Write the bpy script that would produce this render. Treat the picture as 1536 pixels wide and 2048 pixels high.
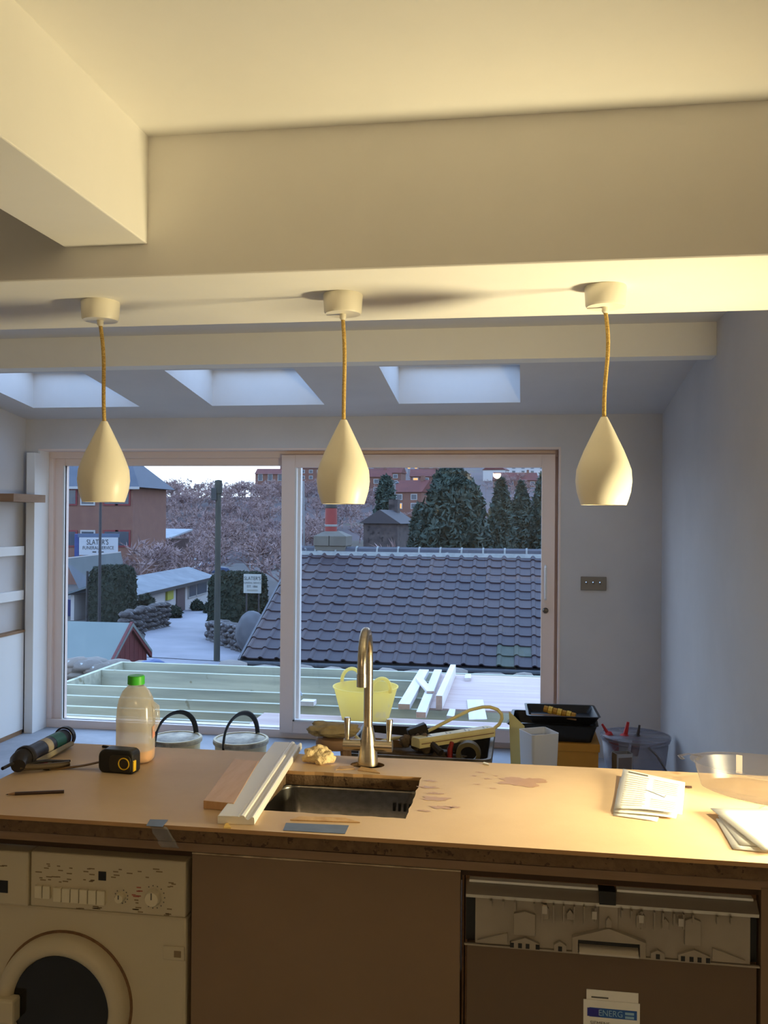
import bpy, bmesh, math, random
import numpy as np
from mathutils import Vector, Matrix, noise
from math import sin, cos, tan, pi, radians, sqrt, atan2

random.seed(7)
for _o in list(bpy.data.objects):
    bpy.data.objects.remove(_o, do_unlink=True)
SC = bpy.context.scene
COL = SC.collection

# ------------------------------------------------------------------ camera
F = 1800.0                                    # focal length in pixels of the 1536 x 2048 frame
YAW, PIT, ROLL = radians(8.75), radians(.35), radians(.47)
CAM = Vector((0, 0, 1.6))
_f = Vector((-sin(YAW)*cos(PIT), cos(YAW)*cos(PIT), sin(PIT)))
_r0 = Vector((cos(YAW), sin(YAW), 0)); _u0 = _r0.cross(_f)
_r = _r0*cos(ROLL) + _u0*sin(ROLL); _u = _u0*cos(ROLL) - _r0*sin(ROLL)
cd = bpy.data.cameras.new('camera'); cam = bpy.data.objects.new('camera', cd); COL.objects.link(cam)
cam.matrix_world = Matrix(((_r.x, _u.x, -_f.x, CAM.x), (_r.y, _u.y, -_f.y, CAM.y), (_r.z, _u.z, -_f.z, CAM.z), (0, 0, 0, 1)))
cd.sensor_fit = 'VERTICAL'; cd.sensor_height = 36.0; cd.lens = F/2048*36.0
cd.clip_start = .05; cd.clip_end = 2000
SC.camera = cam


def at(x, y, X=None, Y=None, Z=None):
    """surveyed point: the pixel's sight line met with a known plane"""
    d = _f + _r*((x-768)/F) - _u*((y-1024)/F)
    t = X/d.x if X is not None else Y/d.y if Y is not None else (Z-CAM.z)/d.z
    return CAM + d*t


# ------------------------------------------------------------------ world, light, exposure
W = bpy.data.worlds.new('dusk_sky'); SC.world = W; W.use_nodes = True
nt = W.node_tree; nt.nodes.clear()
o_ = nt.nodes.new('ShaderNodeOutputWorld'); b_ = nt.nodes.new('ShaderNodeBackground')
tc = nt.nodes.new('ShaderNodeTexCoord'); sp = nt.nodes.new('ShaderNodeSeparateXYZ'); rp = nt.nodes.new('ShaderNodeValToRGB')
rp.color_ramp.elements[0].position = 0.0; rp.color_ramp.elements[0].color = (.72, .85, 1.0, 1)
rp.color_ramp.elements[1].position = .7; rp.color_ramp.elements[1].color = (.42, .69, 1.16, 1)
nt.links.new(tc.outputs['Generated'], sp.inputs[0]); nt.links.new(sp.outputs['Z'], rp.inputs[0])
nt.links.new(rp.outputs[0], b_.inputs[0]); nt.links.new(b_.outputs[0], o_.inputs[0])
b_.inputs[1].default_value = 3.4
LAMP_W = 150.0                                 # floodlight work lamp at the wall end of the worktop, built further down
LAMP_P = (1.0, 1.97, 1.03)
SPOT_W = 140.0                                # recessed downlight in the beam, aimed at the wall end of the worktop
FILL_W = 30.0                                 # added unseen fill lamp behind the camera, lifting the dim fronts
vs = SC.view_settings
vs.view_transform = 'Standard'; vs.look = 'None'; vs.gamma = 1.0; vs.use_curve_mapping = False
vs.exposure = 0.0
SC.cycles.max_bounces = 14; SC.cycles.diffuse_bounces = 6; SC.cycles.transparent_max_bounces = 16
SC.cycles.sample_clamp_indirect = 6.0
SC.cycles.caustics_reflective = False; SC.cycles.caustics_refractive = False


# ------------------------------------------------------------------ materials
OUT = 1.0                                     # scale for outdoor colours, lowered to balance the strengthened sky light


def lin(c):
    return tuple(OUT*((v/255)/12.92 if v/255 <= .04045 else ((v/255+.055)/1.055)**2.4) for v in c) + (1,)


_M = {}


def mat(name, col, rough=.6, metal=0.0, col2=None, scale=4.0, stretch=(1, 1, 1), bump=0.0, bscale=60.0, trans=0.0, ior=1.45,
        spec=.5, emit=None, estr=0.0, rnd=None, spots=None, sscale=9.0, sthr=.68, aniso=0.0, sss=0.0, contrast=(.35, .65)):
    """procedural principled material; col/col2 sRGB 0-255, rnd: per-object colour spread, spots: third colour in blotches"""
    if name in _M:
        return _M[name]
    m = bpy.data.materials.new(name); m.use_nodes = True
    n = m.node_tree.nodes; l = m.node_tree.links; p = n['Principled BSDF']
    p.inputs['Base Color'].default_value = lin(col); p.inputs['Roughness'].default_value = rough
    p.inputs['Metallic'].default_value = metal; p.inputs['Transmission Weight'].default_value = trans
    p.inputs['IOR'].default_value = ior; p.inputs['Specular IOR Level'].default_value = spec
    if aniso: p.inputs['Anisotropic'].default_value = aniso
    if sss:
        p.inputs['Subsurface Weight'].default_value = sss; p.inputs['Subsurface Radius'].default_value = (.03, .03, .02)
    if emit:
        p.inputs['Emission Color'].default_value = lin(emit); p.inputs['Emission Strength'].default_value = estr
    tcn = n.new('ShaderNodeTexCoord'); mp = n.new('ShaderNodeMapping'); mp.inputs['Scale'].default_value = stretch
    l.new(tcn.outputs['Object'], mp.inputs[0])
    cur = None
    if col2:
        t = n.new('ShaderNodeTexNoise'); t.inputs['Scale'].default_value = scale; t.inputs['Detail'].default_value = 6
        t.inputs['Roughness'].default_value = .6
        l.new(mp.outputs[0], t.inputs['Vector'])
        r = n.new('ShaderNodeValToRGB'); r.color_ramp.elements[0].color = lin(col); r.color_ramp.elements[1].color = lin(col2)
        r.color_ramp.elements[0].position, r.color_ramp.elements[1].position = contrast
        l.new(t.outputs['Fac'], r.inputs[0]); cur = r.outputs[0]
    if rnd:
        oi = n.new('ShaderNodeObjectInfo'); r = n.new('ShaderNodeValToRGB')
        cr = r.color_ramp
        for k, c in enumerate(rnd):
            e = cr.elements[k] if k < 2 else cr.elements.new(1.0)
            e.color = lin(c)
        for k in range(len(rnd)): cr.elements[k].position = k/(len(rnd)-1)
        l.new(oi.outputs['Random'], r.inputs[0])
        if cur is None: cur = r.outputs[0]
        else:
            mx = n.new('ShaderNodeMix'); mx.data_type = 'RGBA'; mx.inputs[0].default_value = .5
            l.new(cur, mx.inputs[6]); l.new(r.outputs[0], mx.inputs[7]); cur = mx.outputs[2]
    if spots:
        t = n.new('ShaderNodeTexNoise'); t.inputs['Scale'].default_value = sscale; t.inputs['Detail'].default_value = 3
        l.new(tcn.outputs['Object'], t.inputs['Vector'])
        r = n.new('ShaderNodeValToRGB'); r.color_ramp.elements[0].position = sthr; r.color_ramp.elements[1].position = sthr+.03
        l.new(t.outputs['Fac'], r.inputs[0])
        mx = n.new('ShaderNodeMix'); mx.data_type = 'RGBA'; l.new(r.outputs[0], mx.inputs[0])
        if cur is None: mx.inputs[6].default_value = lin(col)
        else: l.new(cur, mx.inputs[6])
        mx.inputs[7].default_value = lin(spots); cur = mx.outputs[2]
    if cur is not None: l.new(cur, p.inputs['Base Color'])
    if bump:
        t = n.new('ShaderNodeTexNoise'); t.inputs['Scale'].default_value = bscale; t.inputs['Detail'].default_value = 4
        l.new(mp.outputs[0], t.inputs['Vector'])
        b = n.new('ShaderNodeBump'); b.inputs['Strength'].default_value = bump; b.inputs['Distance'].default_value = .01
        l.new(t.outputs['Fac'], b.inputs['Height']); l.new(b.outputs[0], p.inputs['Normal'])
    _M[name] = m
    return m


def glass_mat(name, tint=(1, 1, 1, 1), refl=.05, rough=0.0, milky=0.0, milk=(230, 230, 230)):
    """thin clear sheet: straight-through transmission with a faint mirror reflection (and some haze of its own)"""
    if name in _M: return _M[name]
    m = bpy.data.materials.new(name); m.use_nodes = True
    n = m.node_tree.nodes; l = m.node_tree.links; n.clear()
    out = n.new('ShaderNodeOutputMaterial'); t = n.new('ShaderNodeBsdfTransparent'); t.inputs[0].default_value = tint
    g = n.new('ShaderNodeBsdfGlossy'); g.inputs['Roughness'].default_value = rough
    lw = n.new('ShaderNodeLayerWeight'); lw.inputs['Blend'].default_value = .5
    pw = n.new('ShaderNodeMath'); pw.operation = 'POWER'; pw.inputs[1].default_value = 5.0; l.new(lw.outputs['Facing'], pw.inputs[0])
    mu = n.new('ShaderNodeMath'); mu.operation = 'MULTIPLY_ADD'; mu.inputs[1].default_value = .55; mu.inputs[2].default_value = refl
    l.new(pw.outputs[0], mu.inputs[0])
    mx = n.new('ShaderNodeMixShader'); l.new(mu.outputs[0], mx.inputs[0]); l.new(t.outputs[0], mx.inputs[1]); l.new(g.outputs[0], mx.inputs[2])
    last = mx
    if milky:
        d = n.new('ShaderNodeBsdfDiffuse'); d.inputs[0].default_value = lin(milk)
        tl = n.new('ShaderNodeBsdfTranslucent'); tl.inputs[0].default_value = lin(milk)
        ad = n.new('ShaderNodeMixShader'); ad.inputs[0].default_value = .5; l.new(d.outputs[0], ad.inputs[1]); l.new(tl.outputs[0], ad.inputs[2])
        m2 = n.new('ShaderNodeMixShader'); m2.inputs[0].default_value = milky; l.new(mx.outputs[0], m2.inputs[1]); l.new(ad.outputs[0], m2.inputs[2])
        last = m2
    l.new(last.outputs[0], out.inputs[0])
    _M[name] = m
    return m


# ------------------------------------------------------------------ mesh helpers
class MB:
    def __init__(s): s.v = []; s.f = []

    def add(s, vs, fs):
        k = len(s.v); s.v += [tuple(v) for v in vs]; s.f += [tuple(i+k for i in f) for f in fs]; return s

    def box(s, x0, x1, y0, y1, z0, z1):
        return s.hexa([(x0, y0, z0), (x1, y0, z0), (x1, y1, z0), (x0, y1, z0), (x0, y0, z1), (x1, y0, z1), (x1, y1, z1), (x0, y1, z1)])

    def hexa(s, p):
        return s.add(p, [(3, 2, 1, 0), (4, 5, 6, 7), (0, 1, 5, 4), (1, 2, 6, 5), (2, 3, 7, 6), (3, 0, 4, 7)])

    def prism(s, pts, axis, a, b):
        """polygon pts (2D) extruded along axis from a to b; 2D coords are the other two axes in xyz order"""
        def mk(p, t):
            if axis == 'x': return (t, p[0], p[1])
            if axis == 'y': return (p[0], t, p[1])
            return (p[0], p[1], t)
        n = len(pts)
        fs = [tuple(range(n)), tuple(range(2*n-1, n-1, -1))] + [(i, i+n, (i+1) % n + n, (i+1) % n) for i in range(n)]
        return s.add([mk(p, a) for p in pts] + [mk(p, b) for p in pts], fs)

    def lathe(s, prof, n=28, c=(0, 0, 0), sx=1.0, sy=1.0, axis='z', closed=False):
        vs = []
        for r, z in prof:
            for k in range(n):
                a = 2*pi*k/n; x, y = r*cos(a)*sx, r*sin(a)*sy
                if axis == 'z': vs.append((c[0]+x, c[1]+y, c[2]+z))
                elif axis == 'y': vs.append((c[0]+x, c[1]+z, c[2]+y))
                else: vs.append((c[0]+z, c[1]+x, c[2]+y))
        m = len(prof); fs = []
        for i in range(m if closed else m-1):
            j = (i+1) % m
            for k in range(n):
                k2 = (k+1) % n
                fs.append((i*n+k, i*n+k2, j*n+k2, j*n+k))
        if not closed:
            if prof[0][0] > 1e-5: fs.append(tuple(range(n-1, -1, -1)))
            if prof[-1][0] > 1e-5: fs.append(tuple((m-1)*n+k for k in range(n)))
        return s.add(vs, fs)

    def tube(s, pts, r, n=8, caps=True, flat=1.0):
        P = [Vector(p) for p in pts]; m = len(P)
        R = r if isinstance(r, (list, tuple)) else [r]*m
        vs = []; up = None
        for i in range(m):
            t = (P[min(i+1, m-1)] - P[max(i-1, 0)]).normalized()
            if up is None:
                up = Vector((0, 0, 1)) if abs(t.z) < .9 else Vector((1, 0, 0))
            a = t.cross(up)
            if a.length < 1e-4: a = t.orthogonal()
            a.normalize(); b = a.cross(t).normalized(); up = b
            for k in range(n):
                q = 2*pi*k/n
                vs.append(P[i] + a*(R[i]*cos(q)) + b*(R[i]*flat*sin(q)))
        fs = [(i*n+k, i*n+(k+1) % n, (i+1)*n+(k+1) % n, (i+1)*n+k) for i in range(m-1) for k in range(n)]
        if caps: fs += [tuple(range(n-1, -1, -1)), tuple((m-1)*n+k for k in range(n))]
        return s.add(vs, fs)

    def ico(s, c, r, sub=3, amp=.2, freq=2.0, seed=0.0, sc=(1, 1, 1), flat=None):
        bm = bmesh.new(); bmesh.ops.create_icosphere(bm, subdivisions=sub, radius=1)
        vs = []
        for v in bm.verts:
            q = v.co; h = 1 + amp*noise.fractal(q*freq + Vector((seed, seed*1.7, -seed)), 1, 2, 4)
            p = Vector((q.x*sc[0], q.y*sc[1], q.z*sc[2]))*(r*h)
            if flat is not None: p.z = max(p.z, flat)
            vs.append((c[0]+p.x, c[1]+p.y, c[2]+p.z))
        fs = [tuple(v.index for v in f.verts) for f in bm.faces]; bm.free()
        return s.add(vs, fs)


def mesh(name, mb):
    me = bpy.data.meshes.new(name); me.from_pydata(mb.v, [], mb.f); me.update()
    bm = bmesh.new(); bm.from_mesh(me); bmesh.ops.recalc_face_normals(bm, faces=bm.faces); bm.to_mesh(me); bm.free()
    return me


def obj(name, mb, m, parent=None, smooth=False, bevel=0.0, seg=2, angle=40, loc=None, rot=None):
    """one mesh object; with a parent and no loc, mb is in the parent's local space"""
    me = mb if isinstance(mb, bpy.types.Mesh) else mesh(name, mb)
    if m is not None and not me.materials: me.materials.append(m)
    o = bpy.data.objects.new(name, me); COL.objects.link(o)
    if parent is not None: o.parent = parent
    if loc is not None: o.location = loc
    if rot is not None: o.rotation_euler = rot
    if smooth:
        for p in me.polygons: p.use_smooth = True
        md = o.modifiers.new('edges', 'EDGE_SPLIT'); md.split_angle = radians(angle)
    if bevel:
        b = o.modifiers.new('bevel', 'BEVEL'); b.width = bevel; b.segments = seg; b.limit_method = 'ANGLE'; b.angle_limit = radians(35)
    return o


def wob(name, mb, m, root, **k):
    """part given in world space under an unrotated root"""
    L = root.location
    if root.parent is not None: L = L + root.parent.location
    mb.v = [(v[0]-L.x, v[1]-L.y, v[2]-L.z) for v in mb.v]
    return obj(name, mb, m, root, **k)


def tag(o, label, cat, group=None, kind=None):
    o['label'] = label
    if cat: o['category'] = cat
    if group: o['group'] = group
    if kind: o['kind'] = kind
    return o


def thing(name, label, cat, loc=(0, 0, 0), rotz=0.0, group=None, rot=None, kind=None):
    o = bpy.data.objects.new(name, None); COL.objects.link(o); o.empty_display_size = .05
    o.location = loc; o.rotation_euler = rot if rot else (0, 0, rotz)
    return tag(o, label, cat, group, kind)


def struct(name, mb, m, label=None, **k):
    o = obj(name, mb, m, **k); o['kind'] = 'structure'
    if label: o['label'] = label
    return o


def text(name, s, size, m, parent, loc, rot, align='CENTER', sx=1.0):
    c = bpy.data.curves.new(name, 'FONT'); c.body = s; c.size = size; c.align_x = align; c.align_y = 'CENTER'; c.resolution_u = 4
    tmp = bpy.data.objects.new(name, c); COL.objects.link(tmp)
    me = bpy.data.meshes.new_from_object(tmp.evaluated_get(bpy.context.evaluated_depsgraph_get()))
    bpy.data.objects.remove(tmp, do_unlink=True)
    me.name = name; me.materials.clear(); me.materials.append(m)
    o = bpy.data.objects.new(name, me); COL.objects.link(o); o.parent = parent; o.location = loc; o.rotation_euler = rot
    o.scale = (sx, 1, 1)
    return o


def clone(o, parent=None):
    c = o.copy(); COL.objects.link(c); c.parent = parent
    for ch in list(o.children): clone(ch, c)
    return c


# palette
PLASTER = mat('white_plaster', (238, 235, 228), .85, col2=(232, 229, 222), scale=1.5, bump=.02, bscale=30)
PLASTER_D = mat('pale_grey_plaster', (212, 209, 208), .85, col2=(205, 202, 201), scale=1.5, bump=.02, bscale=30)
WHITE_WOOD = mat('white_gloss_paint', (232, 231, 228), .45)
FRAME = mat('pinkish_white_frame', (234, 216, 206), .5)
BEAD = mat('white_bead', (228, 228, 226), .4)
MDF = mat('mdf_worktop', (200, 170, 134), .6, col2=(210, 182, 147), scale=3.0, bump=.03, bscale=200, spots=(190, 154, 114), sscale=5.0, sthr=.70)
MDF_EDGE = mat('mdf_edge', (128, 96, 66), .75, col2=(110, 80, 54), scale=60, bump=.1, bscale=200)
RAILM = mat('unpainted_rail', (150, 122, 96), .6, col2=(138, 110, 84), scale=5, stretch=(1, 8, 8))
DOORM = mat('beige_door_panel', (132, 108, 84), .55, col2=(126, 102, 78), scale=2)
APPL = mat('appliance_enamel', (196, 184, 156), .4, col2=(188, 176, 148), scale=1.5)
DARK = mat('black_plastic', (26, 25, 26), .45)
DARKR = mat('black_rubber', (22, 21, 22), .8)
STEEL = mat('brushed_steel', (200, 190, 172), .27, 1.0, col2=(185, 174, 156), scale=6, stretch=(1, 1, 40), bump=.02, bscale=120)
SINKM = mat('sink_steel', (150, 146, 140), .3, 1.0, col2=(130, 127, 122), scale=40, stretch=(1, 20, 1))
CHROME = mat('chrome_plate', (205, 205, 205), .2, 1.0)
GLASS = glass_mat('window_glass', (.98, .99, 1, 1), .03)
PENDM = mat('cream_ceramic', (240, 233, 214), .38)
CABLEM = mat('gold_braided_cable', (176, 136, 60), .7, col2=(226, 196, 120), scale=220, stretch=(1, 1, 1.6), bump=.3, bscale=260)
FLOORM = mat('dusty_grey_floor', (176, 178, 184), .7, col2=(150, 152, 158), scale=2.2, bump=.05)
PAPER = mat('white_paper', (238, 236, 230), .7)
INK = mat('grey_ink', (96, 94, 92), .7)
GREENT = mat('treated_timber', (178, 178, 156), .7, col2=(150, 152, 134), scale=6, stretch=(.15, 2, 2), bump=.1, bscale=40, spots=(132, 128, 102), sscale=5, sthr=.68)
PALEW = mat('pale_sawn_timber', (212, 206, 206), .65, col2=(196, 186, 184), scale=6, stretch=(2, .2, 2), bump=.05)
PALEW_END = mat('sawn_end_grain', (206, 176, 158), .7, col2=(190, 158, 140), scale=30)
PLY = mat('plywood_sheet', (184, 160, 152), .6, col2=(166, 140, 134), scale=3.5, stretch=(.25, 3, 1), bump=.05)

# ================================================================== the room
XL, XR, YB, YD = -3.65, .917, -3.2, 6.2
XK = 3.3                                      # the kitchen end is wider than the garden room
ZC, ZB = 2.445, 2.132
struct('floor', MB().box(XL-.3, XK+.3, YB-.3, YD+.3, -.12, 0), FLOORM, 'dusty grey floor of the room')
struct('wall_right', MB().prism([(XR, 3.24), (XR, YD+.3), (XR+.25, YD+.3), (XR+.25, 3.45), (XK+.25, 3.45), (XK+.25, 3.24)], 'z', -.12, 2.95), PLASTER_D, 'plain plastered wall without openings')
struct('wall_kitchen', MB().box(XK, XK+.25, YB-.3, 3.3, -.12, 2.95), PLASTER, 'wall at the kitchen end beyond the work lamp')
struct('wall_left', MB().box(XL-.25, XL, YB-.3, YD+.3, -.12, 2.95), PLASTER_D, 'plastered wall behind the shelf unit')
struct('wall_rear', MB().box(XL-.25, XK+.25, YB-.25, YB, -.12, 2.95), PLASTER, 'plain wall of the room opposite the glazed door')
DX0, DX1, DZ1 = at(76, 1000, Y=YD).x, at(1121, 1000, Y=YD).x, at(600, 899, Y=YD).z
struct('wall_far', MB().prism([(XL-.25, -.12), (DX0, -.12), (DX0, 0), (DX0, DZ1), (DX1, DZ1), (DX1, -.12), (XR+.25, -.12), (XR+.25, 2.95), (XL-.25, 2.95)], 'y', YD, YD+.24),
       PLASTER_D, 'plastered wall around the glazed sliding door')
struct('ceiling', MB().box(XL-.25, XK+.25, YB-.25, 1.9+.05, ZC, ZC+.3), PLASTER, 'smooth plastered ceiling above the worktop')
struct('beam_main', MB().box(XL-.1, XK+.1, 1.9, 2.395, ZB, ZC+.25), PLASTER, 'deep boxed-in beam that carries the pendant lamps', bevel=.004)
struct('beam_side', MB().box(-1.03, -.831, YB-.1, 1.91, 2.206, ZC+.2), PLASTER, 'boxed-in beam running into the deep main beam', bevel=.003)
struct('ceiling_passage', MB().box(XL-.25, XK+.25, 2.35, 4.6, 2.555, 2.9), PLASTER_D, 'strip of ceiling behind the main beam')
struct('lintel', MB().box(XL-.1, XR+.1, 4.517, 4.64, 2.394, 2.88), PLASTER, 'shallow downstand in front of the sloping ceiling')

# sloping ceiling with three skylight wells
S = .127
def zs(y): return 2.307 + S*(YD - y)
SKY = [(-3.40, -2.61), (-2.09, -1.31), (-.81, -.02)]
SY0, SY1, TH = 5.035, 5.865, .27
xs = sorted([XL-.2] + [v for p in SKY for v in p] + [XR+.2]); ys = [4.56, SY0, SY1, YD+.2]
mb = MB(); nx, ny = len(xs), len(ys)
V = [(x, y, zs(y)+t) for t in (0, TH) for y in ys for x in xs]
def vid(i, j, t): return t*nx*ny + j*nx + i
fs = []
for j in range(ny-1):
    for i in range(nx-1):
        hole = j == 1 and any(abs(xs[i]-p[0]) < 1e-6 for p in SKY)
        c = [(i, j), (i+1, j), (i+1, j+1), (i, j+1)]
        if hole:
            for k in range(4):
                a, b = c[k], c[(k+1) % 4]
                fs.append((vid(*a, 0), vid(*b, 0), vid(*b, 1), vid(*a, 1)))
        else:
            for t in (0, 1): fs.append(tuple(vid(*q, t) for q in c))
        if j == 0: fs.append((vid(i, 0, 0), vid(i+1, 0, 0), vid(i+1, 0, 1), vid(i, 0, 1)))
        if j == ny-2: fs.append((vid(i, ny-1, 0), vid(i+1, ny-1, 0), vid(i+1, ny-1, 1), vid(i, ny-1, 1)))
mb.add(V, fs)
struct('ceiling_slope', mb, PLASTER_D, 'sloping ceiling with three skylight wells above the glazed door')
SKYF = mat('skylight_frame', (206, 208, 212), .5)
for k, (x0, x1) in enumerate(SKY):
    def sz(y, d): return zs(y)+TH+d
    w = thing('window_%d' % (k+2), ['skylight above the fixed pane, nearest the shelves', 'middle skylight of the three in the sloping ceiling', 'skylight above the sliding sash, nearest the plain wall'][k], None, ((x0+x1)/2, (SY0+SY1)/2, zs(5.45)+TH), kind='structure')
    for n_, (a, b, c, d) in (('frame_bar', (x0-.05, x0+.035, SY0-.05, SY1+.05)), ('frame_bar', (x1-.035, x1+.05, SY0-.05, SY1+.05)),
                             ('frame_bar', (x0+.035, x1-.035, SY0-.05, SY0+.035)), ('frame_bar', (x0+.035, x1-.035, SY1-.035, SY1+.05))):
        wob(n_, MB().hexa([(a, c, sz(c, -.03)), (b, c, sz(c, -.03)), (b, d, sz(d, -.03)), (a, d, sz(d, -.03)), (a, c, sz(c, .04)), (b, c, sz(c, .04)), (b, d, sz(d, .04)), (a, d, sz(d, .04))]), SKYF, w)
    a, b, c, d = x0+.03, x1-.03, SY0+.03, SY1-.03
    wob('pane', MB().hexa([(a, c, sz(c, .01)), (b, c, sz(c, .01)), (b, d, sz(d, .01)), (a, d, sz(d, .01)), (a, c, sz(c, .016)), (b, c, sz(c, .016)), (b, d, sz(d, .016)), (a, d, sz(d, .016))]), GLASS, w)

# glazed sliding door
YF = 6.33
def fx(x, y=1200, Y=YF): return at(x, y, Y=Y).x
def fz(y, x=700, Y=YF): return at(x, y, Y=Y).z
door = thing('door_1', 'wide glazed sliding door with pale frame, looking onto the timber deck', None, ((DX0+DX1)/2, YF, 0), kind='structure')
LX0, LX1 = DX0+.012, DX1-.012
for n_, bx in (('frame_head', (LX0, LX1, YF, YF+.11, DZ1-.05, DZ1-.002)), ('frame_sill', (LX0, LX1, YF, YF+.13, .0, .06)),
               ('frame_jamb', (LX0, fx(104), YF, YF+.11, .06, DZ1-.05)), ('frame_jamb', (fx(1100), LX1, YF, YF+.11, .06, DZ1-.05))):
    wob(n_, MB().box(*bx), FRAME, door, bevel=.003)
# fixed leaf, further out
gx0, gx1, gz0, gz1 = fx(124), fx(601, Y=YF+.09), fz(1447, 300), fz(931, 300)
fl = thing('fixed_leaf', 'fixed glazed leaf', None, (0, 0, 0)); fl.parent = door
def inleaf(n_, mb_, m_, leaf, **k):
    L = door.location; mb_.v = [(v[0]-L.x, v[1]-L.y, v[2]-L.z) for v in mb_.v]; return obj(n_, mb_, m_, leaf, **k)
for n_, bx in (('stile', (fx(103), gx0, YF+.03, YF+.09, .06, DZ1-.05)), ('stile', (fx(566, Y=YF+.09), gx1, YF+.07, YF+.12, .06, DZ1-.05)),
               ('rail', (gx0, fx(566), YF+.03, YF+.09, gz1, DZ1-.05)), ('rail', (gx0, fx(566), YF+.03, YF+.09, .06, gz0))):
    inleaf(n_, MB().box(*bx), FRAME if n_ != 'stile' or bx[1] < -2.5 else BEAD, fl, bevel=.003)
for bx in ((gx0-.012, gx0, YF+.02, YF+.05, gz0, gz1), (gx0, fx(562), YF+.02, YF+.05, gz0-.014, gz0)):
    inleaf('glazing_bead', MB().box(*bx), BEAD, fl)
inleaf('pane', MB().box(gx0-.01, fx(575), YF+.06, YF+.07, gz0-.01, gz1+.01), GLASS, fl)
# sliding leaf
YS = 6.285
def sx_(x): return fx(x, Y=YS)
hx0, hx1, hz0, hz1 = sx_(588), sx_(1082), fz(1453, 830, YS), fz(935, 830, YS)
sl = thing('sliding_leaf', 'sliding glazed leaf', None, (0, 0, 0)); sl.parent = door
for n_, bx in (('stile', (sx_(561), hx0, YS, YS+.055, .05, fz(909, 800, YS))), ('stile', (hx1, sx_(1109), YS, YS+.055, .05, fz(909, 800, YS))),
               ('rail', (hx0, hx1, YS, YS+.055, hz1, fz(909, 800, YS))), ('rail', (hx0, hx1, YS, YS+.055, .05, hz0))):
    inleaf(n_, MB().box(*bx), FRAME, sl, bevel=.003)
inleaf('glazing_bead', MB().box(hx0, hx0+.012, YS-.004, YS+.03, hz0, hz1), BEAD, sl)
inleaf('glazing_bead', MB().box(hx0, hx1, YS-.004, YS+.03, hz0, hz0+.012), BEAD, sl)
inleaf('pane', MB().box(hx0-.01, hx1+.01, YS+.022, YS+.032, hz0-.01, hz1+.01), GLASS, sl)
hz = at(1091, 1165, Y=YS)
inleaf('handle', MB().tube([(hz.x, YS, hz.z-.115), (hz.x, YS-.04, hz.z-.105), (hz.x, YS-.04, hz.z+.105), (hz.x, YS, hz.z+.115)], .008, 8), BEAD, sl, smooth=True)
hz = at(1091, 1221, Y=YS)
inleaf('lock', MB().lathe([(.02, 0), (.02, -.008), (.014, -.02), (.006, -.022)], 16, (hz.x, YS, hz.z), axis='y'), mat('dull_lock', (96, 88, 80), .4, .8), sl, smooth=True)
# linings and sill
struct('trim_1', MB().box(DX0-.001, DX0+.012, YD-.004, YF+.1, 0, DZ1), WHITE_WOOD, 'white lining board beside the fixed leaf')
struct('trim_2', MB().box(DX1-.012, DX1+.001, YD-.004, YF+.1, 0, DZ1), FRAME, 'narrow lining board beside the sliding leaf')
struct('trim_3', MB().box(DX0, DX1, YD-.004, YF+.1, DZ1-.002, DZ1+.01), FRAME, 'lining board over the glazed door')
pxa, pxb = at(50, 1200, Y=6.12).x, at(67, 1200, Y=6.12).x
struct('trim_4', MB().box(pxa, pxb, 6.12, YD, 0, at(60, 905, Y=6.12).z), WHITE_WOOD, 'white upright board between shelves and glazed door', bevel=.003)

# wall switch with three toggles
c = at(1187, 1167, Y=YD)
sw = thing('light_switch', 'brushed metal light switch plate with three toggles on the plastered wall', 'light switch', (c.x, YD-.006, c.z))
obj('plate', MB().box(-.084, .084, -.004, .006, -.046, .046), mat('switch_metal', (118, 112, 106), .45, .2), sw, bevel=.003)
for k in (-1, 0, 1):
    obj('toggle', MB().tube([(k*.045, -.004, .0), (k*.045-.006, -.022, .01)], [.006, .004], 10), CHROME, sw, smooth=True)

# shelves beside the door
XS = -3.565
shy0, shy1 = 5.72, 6.12
shf = thing('shelf_unit', 'shelves over a white low cupboard beside the glazed door', 'shelves', (-3.61, 5.9, 0))
TAN = mat('bare_board', (150, 116, 84), .6, col2=(132, 98, 68), scale=6, stretch=(.3, 1, 4))
for y0, y1 in ((1092, 1110), (1180, 1199)):
    z0, z1 = at(48, y1, Y=shy1).z, at(48, y0, Y=shy1).z
    wob('shelf', MB().box(-3.649, at(49, 1100, Y=shy1).x, shy0, shy1-.002, z0, z1), WHITE_WOOD, shf, bevel=.002)
z0, z1 = at(48, 1005, Y=shy1).z, at(48, 990, Y=shy1).z
wob('top_board', MB().box(-3.649, at(74, 995, Y=6.0).x, 5.7, 6.115, z0, z1), TAN, shf)
zc0, zc1 = .03, at(48, 1264, Y=shy1).z
wob('cupboard', MB().box(-3.649, at(48, 1300, Y=shy1).x, shy0, shy1-.002, zc0, zc1), WHITE_WOOD, shf, bevel=.003)
wob('cupboard_lid', MB().box(-3.649, at(49.5, 1300, Y=shy1).x, shy0-.02, shy1-.001, zc1, zc1+.018), TAN, shf)
wob('plinth', MB().box(-3.649, -3.60, shy0+.02, shy1-.02, 0, zc0), TAN, shf)

# ================================================================== the kitchen run
CZ, CY0, CY1 = .92, 1.885, 2.522
CXL = -1.322; CXR = 1.62
sk = [at(522, 1623, Z=CZ), at(812, 1634, Z=CZ), at(845, 1553, Z=CZ), at(560, 1545, Z=CZ)]
sx0, sx1, sy0, sy1 = -.622, -.256, 2.022, 2.35
tapc = at(734, 1531, Z=CZ)
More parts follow.
